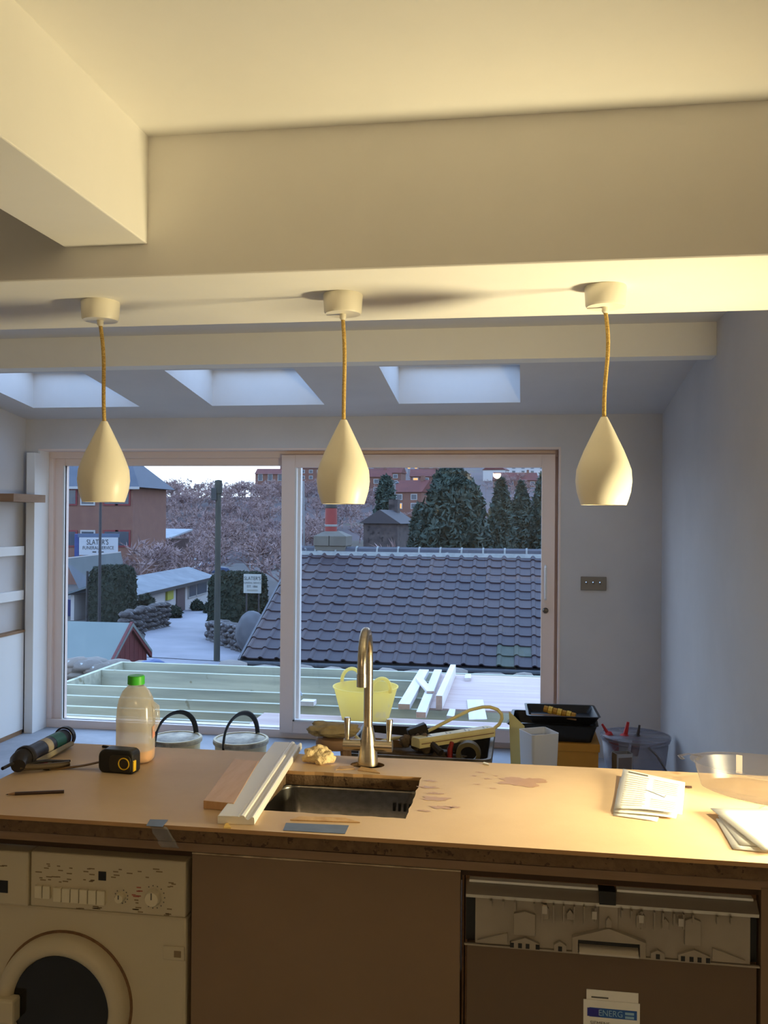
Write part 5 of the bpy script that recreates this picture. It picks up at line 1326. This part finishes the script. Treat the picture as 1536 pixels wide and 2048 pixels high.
# ================================================================== bare woodland on the hillside (uncountable)
TWIG = mat('bare_winter_twigs', (216, 184, 178), .9, col2=(182, 152, 156), scale=.2)
def bare_tree(seed, h_):
    """forked winter tree: five generations of branches, the last one single slivers"""
    r_ = random.Random(seed); segs = []
    def grow(p, d_, l_, rad, lev):
        q = p+d_*l_; segs.append((p, q, rad, rad*.6, lev))
        if lev == 0: return
        for _ in range({4: 4, 3: 4, 2: 4, 1: 6}[lev]):
            ax = Vector((r_.uniform(-1, 1), r_.uniform(-1, 1), r_.uniform(-.35, .9))).normalized()
            nd = (d_*.7+ax*.8).normalized()
            grow(p+(q-p)*r_.uniform(.35, 1.0), nd, l_*r_.uniform(.55, .78), max(rad*.55, .003), lev-1)
    grow(Vector((0, 0, 0)), Vector((r_.uniform(-.1, .1), r_.uniform(-.1, .1), 1)).normalized(), h_*.33, h_*.016, 4)
    vs_, fs_ = [], []
    for a, b, r0, r1, lev in segs:
        t = (b-a).normalized(); o1 = t.orthogonal().normalized(); o2 = t.cross(o1); k = len(vs_)
        if lev == 0:
            an = r_.uniform(0, 6.3); w_ = o1*cos(an)+o2*sin(an)
            vs_ += [tuple(a-w_*.006), tuple(a+w_*.006), tuple(b)]; fs_.append((k, k+1, k+2)); continue
        for p_, rr in ((a, r0), (b, r1)):
            for q in range(3):
                an = 2*pi*q/3; vs_.append(tuple(p_+o1*(rr*cos(an))+o2*(rr*sin(an))))
        for q in range(3):
            i0, i1, i2, i3 = k+q, k+(q+1) % 3, k+3+(q+1) % 3, k+3+q; fs_ += [(i0, i1, i2), (i0, i2, i3)]
    return np.array(vs_), np.array(fs_)
variants = [bare_tree(s_, 1.0) for s_ in range(7)]
def wood(name, label, spots_, seed):
    r_ = random.Random(seed); V_, F_ = [], []; off = 0
    for (x, y, h_) in spots_:
        v_, f_ = variants[r_.randrange(7)]; a = r_.uniform(0, 2*pi); c_, s_ = cos(a), sin(a)
        w_ = v_*h_; w_ = np.stack([w_[:, 0]*c_-w_[:, 1]*s_, w_[:, 0]*s_+w_[:, 1]*c_, w_[:, 2]], 1)*np.array([1.35, 1.35, 1])
        w_ += np.array([x, y, hgt(x, y)-.3]); V_.append(w_); F_.append(f_+off); off += len(w_)
    o = np_obj(name, np.concatenate(V_), np.concatenate(F_), TWIG, None); tag(o, label, 'woodland', kind='stuff'); return o
r_ = random.Random(21)
sp_ = []
while len(sp_) < 430:
    y_ = r_.uniform(112, 228); t_ = r_.uniform(-.62, -.2); sp_.append((t_*y_, y_, r_.uniform(5, 8)))
wood('woodland', 'bare mauve winter woodland covering the hillside', sp_, 1)
sp_ = []
while len(sp_) < 130:
    y_ = r_.uniform(118, 260); t_ = r_.uniform(-.2, .1); sp_.append((t_*y_, y_, r_.uniform(4.5, 7.5)))
for k in range(26):
    y_ = r_.uniform(50, 100); t_ = r_.uniform(-.24, -.09); sp_.append((t_*y_, y_, r_.uniform(5, 7.5)))
wood('woodland', 'bare trees scattered among the far houses and behind the chimney', sp_, 2)
sp_ = []
for k in range(16):
    y_ = r_.uniform(70, 100); t_ = r_.uniform(-.46, -.27); sp_.append((t_*y_, y_, r_.uniform(5, 8)))
wood('woodland', 'bare trees standing between the parked cars and the utility pole', sp_, 3)

# ================================================================== buildings in the distance
BRICK = mat('orange_brick', (162, 116, 100), .9, col2=(148, 104, 92), scale=1.5)
REDR = mat('red_roof_tiles', (140, 74, 66), .85, col2=(122, 62, 58), scale=1.0)
SLATE = mat('grey_slate', (96, 104, 122), .7, col2=(84, 92, 110), scale=1)
WINF = mat('white_window_frame', (214, 214, 216), .6); PANE = mat('dark_reflecting_pane', (70, 84, 104), .15)
LITP = mat('lit_window_pane', (255, 190, 110), .4, emit=(255, 170, 90), estr=2.5)
WWALL = mat('white_render', (240, 236, 236), .85); SNOW = mat('frosted_roof', (196, 204, 214), .8, col2=(176, 184, 196), scale=1)

def far_house(label, x, ybase, Y, w_, d_, h_, rh, wallm, roofm, rz=0.0, wins=2, lit=()):
    p = at(x, ybase, Y=Y); t = thing('distant_house', label, 'house', (p.x, Y, p.z), rotz=radians(rz), group='houses on the far hillside')
    obj('walls', MB().box(-w_/2, w_/2, -d_/2, d_/2, -4, h_), wallm, t)
    obj('roof', MB().prism([(-d_/2-.3, h_-.1), (d_/2+.3, h_-.1), (0, h_+rh)], 'x', -w_/2-.2, w_/2+.2), roofm, t)
    obj('chimney', MB().box(w_*.3-.3, w_*.3+.3, -.35, .35, h_+rh*.5, h_+rh+.8), wallm, t)
    for k in range(wins):
        u = -w_/2+w_*(k+.5)/wins
        for fl_i, zz_ in enumerate((h_*.25, h_*.72)):
            f_ = obj('window', MB().box(u-.65, u+.65, -d_/2-.06, -d_/2-.001, zz_-.55, zz_+.55), WINF, t)
            obj('pane', MB().box(u-.5, u+.5, -d_/2-.08, -d_/2-.062, zz_-.42, zz_+.42), LITP if (k, fl_i) in lit else PANE, f_)
    return t
far_house('brick house with a broad red roof and pale upper windows, right of the street lamp', 853, 980, 215, 7.5, 6, 3.2, 1.8, BRICK, REDR, 4, 3, ((0, 1),))
far_house('brick terrace end below the broad red-roofed house, half behind the conifer', 828, 1022, 165, 6, 6, 3.5, 2.2, BRICK, REDR, -20, 2, ((0, 0),))
far_house('brick house just beside the middle pendant lamp', 752, 988, 210, 7, 6, 4, 2, BRICK, REDR, 10, 3)
far_house('small brick house above the round-topped evergreen', 785, 972, 240, 6, 5, 3.5, 1.8, BRICK, REDR, -8, 2)
far_house('red-roofed house high up behind the lit street lamps', 772, 950, 320, 8, 6, 4, 2.2, BRICK, REDR, 0, 3, ((2, 1),))
far_house('red-roofed house high up above the broad brick house', 862, 950, 330, 9, 6, 4, 2.4, BRICK, REDR, 5, 3, ((0, 0),))
far_house('white gabled house high up right of the broad conifer', 992, 962, 290, 6, 7, 3.5, 2.4, WWALL, REDR, 78, 2)
far_house('row of white walled houses high up beside the door jamb', 1045, 950, 320, 16, 6, 3.5, 2.2, WWALL, REDR, 3, 5)
far_house('brick row below the white walled houses by the door jamb', 1030, 985, 260, 12, 6, 3.5, 2.2, BRICK, REDR, 8, 4)
far_house('brick house partly hidden by the door post', 628, 962, 280, 8, 6, 4, 2.2, BRICK, REDR, -6, 3)
far_house('low pink-roofed houses on the skyline of the wood', 545, 962, 235, 8, 6, 1.8, 1.5, BRICK, REDR, 4, 3)
far_house('sooty stone gable end between chimney and conifers', 778, 1090, 66, 4, 2.6, 1.7, .9, mat('sooty_stone', (112, 100, 98), .9, col2=(78, 70, 74), scale=2, spots=(60, 52, 54), sscale=3, sthr=.58), mat('sooty_slate', (84, 78, 84), .8), 80, 0)
# street lamps
for k, (x, y_, Y, lb) in enumerate(((818, 936, 330, 'lit orange street lamp high on the hill, first of the row'), (832, 936, 332, 'lit orange street lamp high on the hill, second of the row'), (846, 937, 334, 'lit orange street lamp high on the hill, third of the row'), (810, 945, 300, 'lit orange street lamp a little below the row on the hill'), (858, 936, 336, 'lit orange street lamp high on the hill, last of the row'))):
    p = at(x, y_, Y=Y); zb2 = min(hgt(p.x, Y), p.z-4)
    t = thing('street_lamp', lb, 'street lamp', (p.x, Y, zb2), group='street lamps on the hill')
    obj('lamp_column', MB().tube([(0, 0, 0), (0, 0, p.z-zb2)], .08, 6), DP, t)
    obj('lamp_head', MB().ico((0, 0, p.z-zb2), .38, 2, 0, 1, 0, (1.3, 1, .6)), mat('sodium_glow', (255, 180, 90), .4, emit=(255, 176, 90), estr=6.0), t)
p = at(790, 967, Y=120); t = thing('lamp_column', 'grey unlit lamp column beside the round-topped evergreen', 'street lamp', (p.x, 120, hgt(p.x, 120)))
obj('column_shaft', MB().tube([(0, 0, 0), (0, 0, p.z-hgt(p.x, 120))], .1, 6), mat('galvanised', (150, 156, 166), .4, .6), t)
obj('column_arm', MB().tube([(0, 0, p.z-hgt(p.x, 120)), (.5, 0, p.z-hgt(p.x, 120)+.15)], .12, 6), mat('galvanised', (150, 156, 166), .4, .6), t)

# brick house at the edge
Yh = 80; a, b = at(60, 970, Y=Yh), at(266, 970, Y=Yh); zb2 = hgt(a.x, Yh)-.5
bh = thing('brick_house', 'two-storey brick house with slate roof behind the sign', 'house', ((a.x+b.x)/2, Yh+4, zb2))
w_ = (b.x-a.x)/2; zev = at(200, 972, Y=Yh).z-zb2
obj('walls', MB().box(-w_, w_, -4, 4, 0, zev), BRICK, bh)
obj('roof', MB().add([(-w_-.4, -4.4, zev-.1), (w_+.8, -4.4, zev-.1), (w_+.8, 4.4, zev-.1), (-w_-.4, 4.4, zev-.1), (-w_+1, 0, zev+3.2), (w_-2.2, 0, zev+3.2)], [(0, 1, 5, 4), (1, 2, 5), (2, 3, 4, 5), (3, 0, 4), (3, 2, 1, 0)]), SLATE, bh)
obj('eaves_board', MB().box(-w_-.4, w_+.8, -4.45, -4.35, zev-.3, zev-.06), WINF, bh)
REDW = mat('red_window_surround', (150, 34, 50), .6)
for x in (140, 176, 246, 222):
    for ya, yb_ in ((976, 1012), (1062, 1092)):
        c_ = at(x, (ya+yb_)/2, Y=Yh); c_ = c_-bh.location
        f_ = obj('window', MB().box(c_.x-.75, c_.x+.75, -4.08, -4.001, c_.z-.8, c_.z+.8), REDW if x != 176 else WINF, bh)
        obj('pane', MB().box(c_.x-.6, c_.x+.6, -4.1, -4.082, c_.z-.65, c_.z+.65), PANE, f_)

# sign building
A, B = at(131, 1118, Z=-1.0), at(242, 1105, Z=-1.0)
C_, D_ = at(188, 1161, Z=-2.6), at(325, 1150, Z=-2.6)
ax = (B-A).normalized(); pr2 = Vector((-ax.y, ax.x, 0))
wd = abs((C_-A).dot(pr2)); sgn = 1 if (C_-A).dot(pr2) > 0 else -1
C_ = A+pr2*(sgn*wd)+Vector((0, 0, -1.6)) + ax*((C_-A).dot(ax)); D_ = B+pr2*(sgn*wd)+Vector((0, 0, -1.6))+ax*((D_-B).dot(ax))
C2 = C_-pr2*(2*sgn*wd); D2 = D_-pr2*(2*sgn*wd)
cb_ = thing('chapel_building', 'low grey-roofed building carrying the white sign', 'building', (A+B)/2 + Vector((0, 0, -4.2)))
GR = mat('grey_sheet_roof', (132, 146, 152), .6, col2=(118, 132, 140), scale=1.2); GW = mat('pale_blue_grey_render', (150, 162, 178), .8, col2=(136, 148, 166), scale=1)
th = Vector((0, 0, .12))
def slab(n_, q, m_): return wob(n_, MB().hexa([v-th for v in q] + list(q)), m_, cb_)
slab('roof_side', [A, B, D_, C_], GR); slab('roof_side', [B, A, C2, D2], GR)
wob('ridge_capping', MB().hexa([A+Vector((0, 0, .01))+pr2*.0, B+Vector((0, 0, .01)), B+pr2*(sgn*.55)+Vector((0, 0, -.2)), A+pr2*(sgn*.55)+Vector((0, 0, -.2)), A+Vector((0, 0, .08)), B+Vector((0, 0, .08)), B+pr2*(sgn*.55)+Vector((0, 0, -.12)), A+pr2*(sgn*.55)+Vector((0, 0, -.12))]), WWALL, cb_)
def dn(v, z=-5.2): return Vector((v.x, v.y, z))
ins = ax*.3
wob('gable_wall', MB().add([dn(C_+ins), dn(C2+ins), C2+ins-th, A+ins-th, C_+ins-th], [(0, 1, 2, 3, 4)]), GW, cb_).modifiers.new('w', 'SOLIDIFY').thickness = .2
wob('side_wall', MB().add([dn(C_), dn(D_), D_-th, C_-th], [(0, 1, 2, 3)]), GW, cb_).modifiers.new('w', 'SOLIDIFY').thickness = .2
# sign on the roof
sgY = 66
s0, s1, s2, s3 = at(158, 1110, Y=sgY), at(236, 1103, Y=sgY+1.2), at(241, 1068, Y=sgY+1.2), at(161, 1075, Y=sgY)
sg = thing('roof_sign', 'large white roof sign board lettered in black capitals with blue sides', 'sign', s0)
uu = (s1-s0); uu.z = 0; wS = uu.length; hS = ((s3.z-s0.z)+(s2.z-s1.z))/2; sg.rotation_euler = (0, 0, atan2(uu.y, uu.x))
SIGNW = mat('sign_white', (226, 232, 242), .6); SIGNB = mat('sign_blue', (52, 80, 160), .6); BLK = mat('sign_black', (34, 34, 44), .6)
obj('board', MB().box(0, wS, 0, .12, 0, hS), SIGNW, sg)
obj('blue_side', MB().box(-.35, -.01, .1, 1.0, -.2, hS+.25), SIGNB, sg)
obj('blue_header', MB().box(-.1, wS+.1, .02, .2, hS+.01, hS+.3), mat('sign_slate_blue', (98, 122, 160), .6), sg)
text('lettering', "SLATER'S", hS*.42, BLK, sg, (wS*.47, -.02, hS*.72), (pi/2, 0, 0), sx=.72)
text('lettering', 'FUNERAL SERVICE', hS*.27, BLK, sg, (wS*.49, -.02, hS*.40), (pi/2, 0, 0), sx=.78)
for u0, u1 in ((.34, .44), (.49, .63)):
    obj('small_print', MB().box(wS*u0, wS*u1, -.015, -.002, hS*.14, hS*.2), BLK, sg)
obj('sign_post', MB().box(.3, .5, .14, .34, -3, hS), SIGNB, sg)
obj('sign_post', MB().box(wS-.5, wS-.3, .14, .34, -3, hS), SIGNB, sg)
# blue panel below
a, b = at(96, 1196, Y=50), at(186, 1203, Y=51); zb2 = hgt(a.x, 50)
tag(obj('blue_hoarding', MB().hexa([(a.x, 50, zb2), (b.x, 51, zb2), (b.x, 51.1, zb2), (a.x, 50.1, zb2), (a.x, 50, a.z), (b.x, 51, b.z), (b.x, 51.1, b.z), (a.x, 50.1, a.z)]), mat('royal_blue_paint', (36, 50, 130), .6)), 'royal blue painted hoarding left of the clipped hedge', 'hoarding')

# white bungalow
E1, E2 = at(262, 1191, Z=-2.9), at(424, 1153, Z=-2.9)
ax = (E2-E1); LB = ax.length; ax.normalize(); nn_ = Vector((ax.y, -ax.x, 0))
if nn_.y > 0: nn_ = -nn_
wbg = thing('white_bungalow', 'long low white building with grey roof beyond the drive', 'building', E1, rotz=atan2(ax.y, ax.x))
ZG = -2.1
obj('front_wall', MB().box(0, LB, .3, .5, ZG-.2, -.02), WWALL, wbg)
obj('rear_wall', MB().box(0, LB, 3.3, 3.5, ZG-.2, -.02), WWALL, wbg)
obj('end_wall', MB().prism([(.5, ZG-.2), (3.3, ZG-.2), (3.3, 0), (1.8, .55), (.5, 0)], 'x', LB-.2, LB), WWALL, wbg)
obj('roof_side', MB().hexa([(-.3, -.2, -.12), (LB+.3, -.2, -.12), (LB+.3, 1.9, .58), (-.3, 1.9, .58), (-.3, -.2, 0), (LB+.3, -.2, 0), (LB+.3, 1.9, .7), (-.3, 1.9, .7)]), mat('frosty_grey_roof', (158, 166, 176), .8, col2=(128, 136, 148), scale=.9), wbg)
obj('roof_side', MB().hexa([(-.3, 1.9, .58), (LB+.3, 1.9, .58), (LB+.3, 4, -.12), (-.3, 4, -.12), (-.3, 1.9, .7), (LB+.3, 1.9, .7), (LB+.3, 4, 0), (-.3, 4, 0)]), GR, wbg)
obj('gutter_board', MB().box(-.3, LB+.3, -.26, -.2, -.22, .0), mat('dark_fascia', (46, 46, 54), .6), wbg)
def ulen(x):
    k = (x-262)/(424-262); y_ = 1191+(1153-1191)*k; return (at(x, y_, Z=-2.9)-E1).dot(ax)
for x0, x1, z0, z1 in ((268, 282, -1.3, -.3), (290, 312, -1.25, -.3), (384, 399, -1.2, -.2), (400, 420, -1.2, -.2)):
    a, b = ulen(x0), ulen(x1)
    f_ = obj('window', MB().box(a, b, .22, .3, z0, z1), WINF, wbg); obj('pane', MB().box(a+.1, b-.1, .2, .219, z0+.1, z1-.1), PANE, f_)
a, b = ulen(361), ulen(377); obj('entrance_door', MB().box(a, b, .22, .3, ZG, -.25), mat('brown_door', (110, 88, 92), .6), wbg)
a, b = ulen(340), ulen(352); obj('yellow_notice', MB().box(a, b, .15, .29, -.9, -.2), mat('yellow_notice', (206, 206, 70), .6), wbg)
for k, (x, Y, lb) in enumerate(((349, 51, 'small dark bush in a pot left of the brown entrance'), (394, 58, 'rounded dark bush right of the brown entrance'), (420, 56, 'dark bush at the far corner of the white building'), (292, 46.5, 'dark bush behind the stone gate wall'))):
    p = at(x, 1228 if k < 3 else 1207, Y=Y); zb2 = hgt(p.x, Y) if k < 3 else p.z-.4
    t = thing('small_bush', lb, 'bush', (p.x, Y, zb2), group='bushes by the white building')
    rr = .42 if k < 3 else .5
    obj('bush_body', MB().ico((0, 0, rr*.8), rr*.8, 3, .2, 2, k*2.0), HEDGE, t, smooth=True, angle=180)
    uv = rgl.normal(size=(260, 3)); uv /= np.linalg.norm(uv, axis=1)[:, None]
    v_, f_ = leafmesh(uv*rr*.85+np.array([0, 0, rr*.8]), .25); np_obj('foliage', v_, f_, HEDGE, t)

# rubble gate walls
RUB = mat('rubble_wall_stone', (110, 104, 104), .9, col2=(90, 84, 88), scale=1.5, bump=.6, bscale=4, spots=(140, 140, 146), sscale=2, sthr=.6)
def rubble(label, pts_):
    """rough wall following ground points with given top pixel rows"""
    t = thing('rubble_wall', label, 'stone wall', (pts_[0][0].x, pts_[0][0].y, hgt(pts_[0][0].x, pts_[0][0].y)))
    L_ = t.location
    for (a, za), (b, zb2) in zip(pts_[:-1], pts_[1:]):
        n = max(2, int((b-a).length/.42)); r_ = random.Random(int(a.x*10))
        for k in range(n):
            p = a+(b-a)*((k+.5)/n); zt_ = za+(zb2-za)*((k+.5)/n); g0_ = hgt(p.x, p.y)-.1; z = g0_
            while z < zt_-.1:
                h_ = r_.uniform(.2, .36); h_ = min(h_, max(zt_-z, .2)); w_ = (b-a).length/n*r_.uniform(1.0, 1.25)
                o = bpy.data.objects.new('stone', rub_me[r_.randrange(3)]); COL.objects.link(o); o.parent = t
                o.location = (p.x-L_.x+r_.uniform(-.06, .06), p.y-L_.y+r_.uniform(-.05, .05), z+h_/2-L_.z); o.scale = (w_*1.1, .6, h_*1.55); o.rotation_euler = (0, 0, atan2(b.y-a.y, b.x-a.x))
                z += h_*.93
    return t
rub_me = []
for k in range(3):
    me = mesh('stone', MB().ico((0, 0, 0), .5, 2, .25, 1.6, 30+k*3.3, (1, .9, .7))); me.materials.append(RUB); rub_me.append(me)
def wp_(x, y, Y): p = at(x, y, Y=Y); return (Vector((p.x, Y, 0)), p.z)
rubble('rubble stone gate wall on the hedge side of the drive', [wp_(246, 1222, 39), wp_(288, 1212, 42), wp_(334, 1203, 45)])
rubble('rubble stone gate wall behind the utility pole', [wp_(420, 1241, 39), wp_(455, 1243, 36), wp_(500, 1250, 33.5)])
p = at(503, 1228, Y=32)
tag(obj('boulder', MB().ico((0, 0, 0), .75, 4, .12, 1.3, 6, (.75, .6, 1.05)), mat('grey_boulder', (128, 130, 138), .9, col2=(112, 114, 124), scale=2, bump=.3), loc=(p.x, 32, p.z-.7), smooth=True, angle=180), 'upright rounded grey boulder beside the tiled roof verge', 'boulder')

# small sign on the hedge
Ys = 40.6; q0, q1 = at(487, 1186, Y=Ys), at(522, 1184, Y=Ys); q3 = at(487, 1148, Y=Ys)
s2_ = thing('sign_board', 'small white sign board with grey lettering in front of the clipped hedge', 'sign', q0)
wS, hS = q1.x-q0.x, q3.z-q0.z
obj('board', MB().box(0, wS, 0, .04, 0, hS), mat('cream_sign', (222, 226, 222), .6), s2_)
INKG = mat('dark_green_ink', (52, 64, 66), .6)
text('lettering', "SLATER'S", hS*.27, INKG, s2_, (wS/2, -.01, hS*.77), (pi/2, 0, 0), sx=.85)
text('lettering', 'FUNERAL SERVICE', hS*.15, mat('faint_ink', (120, 128, 128), .6), s2_, (wS/2, -.01, hS*.54), (pi/2, 0, 0), sx=.8)
text('lettering', 'EST. 1866', hS*.17, INKG, s2_, (wS/2, -.01, hS*.35), (pi/2, 0, 0), sx=.85)
obj('small_print', MB().box(wS*.2, wS*.8, -.012, -.002, hS*.12, hS*.2), mat('faint_ink2', (190, 190, 180), .6), s2_)
zb2 = hgt(q0.x, Ys)
for u in (.15, .85): obj('sign_leg', MB().box(wS*u-.03, wS*u+.03, .045, .1, zb2-q0.z, hS), DP, s2_)

# hut with frosted roof
Yn = 96; a, b = at(266, 1100, Y=Yn), at(338, 1100, Y=Yn); zb2 = hgt(a.x, Yn)
ht_ = thing('dark_hut', 'dark red hut with frosted roof below the woodland', 'hut', ((a.x+b.x)/2, Yn, zb2), rotz=radians(-6))
w_ = (b.x-a.x)/2; zt_ = at(310, 1078, Y=Yn).z-zb2
obj('walls', MB().box(-w_, w_, 0, 5, 0, zt_), mat('dark_maroon_boards', (70, 40, 44), .8), ht_)
obj('roof', MB().hexa([(-w_-.3, -.4, zt_), (w_+.3, -.4, zt_), (w_+.3, 5.3, zt_+.9), (-w_-.3, 5.3, zt_+.9), (-w_-.3, -.4, zt_+.15), (w_+.3, -.4, zt_+.15), (w_+.3, 5.3, zt_+1.1), (-w_-.3, 5.3, zt_+1.1)]), SNOW, ht_)
obj('hut_doorway', MB().box(-.8, .8, -.05, -.001, 0, zt_*.8), mat('darker_boards', (48, 32, 36), .8), ht_)

# parked cars
def car(label, x, y, Y, rz, col):
    p = at(x, y, Y=Y); p.z = min(p.z, 99); t = thing('parked_car', label, 'car', (p.x, Y, p.z), rotz=radians(rz), group='frosted cars in the car park')
    pm_ = mat('car_paint_%d_%d_%d' % col, col, .3, spec=.6)
    side = [(-2.1, .3), (2.1, .3), (2.15, .65), (1.9, .85), (.95, .95), (.4, 1.42), (-1.1, 1.45), (-1.75, .98), (-2.1, .9)]
    obj('body', MB().prism([(u, z) for u, z in side], 'y', -.85, .85), pm_, t, bevel=.06)
    gl = [(.85, .97), (.38, 1.36), (-1.05, 1.38), (-1.6, 1.0)]
    obj('side_glass', MB().prism(gl, 'y', -.87, -.84), PANE, t); obj('side_glass', MB().prism(gl, 'y', .84, .87), PANE, t)
    obj('windscreen', MB().hexa([(.42, -.7, 1.38), (.92, -.75, .98), (.92, .75, .98), (.42, .7, 1.38), (.45, -.7, 1.42), (.98, -.75, .99), (.98, .75, .99), (.45, .7, 1.42)]), PANE, t)
    for sx_ in (-1.3, 1.3):
        for sy_ in (-.8, .8): obj('wheel', MB().lathe([(.32, -.1), (.32, .1)], 16, (sx_, sy_, .32), axis='y'), DARKR, t, smooth=True)
    obj('roof_frost', MB().box(-1.0, .35, -.7, .7, 1.43, 1.47), SNOW, t)
for a_ in (('silver car at the hut end of the parked row', 358, 1128, 112, 25, (176, 178, 186)), ('white car second in the parked row', 378, 1136, 106, 30, (214, 214, 220)), ('grey car third in the parked row', 398, 1142, 104, 30, (120, 124, 136)), ('blue car nearest the utility pole', 420, 1150, 101, 35, (66, 100, 150))):
    car(*a_)
cz_ = hgt(at(390, 1140, Y=105).x, 105)
tag(obj('car_park_bank', MB().hexa([(-62, 99, -5.2), (-30, 98, -5.2), (-30, 112, -5.2), (-62, 112, -5.2), (-62, 99.5, -4.9), (-30, 98.5, at(420, 1150, Y=102).z-.02), (-30, 111, -4.4), (-62, 111, -4.4)]), GND), 'raised bank under the parked cars', 'bank', kind='structure')
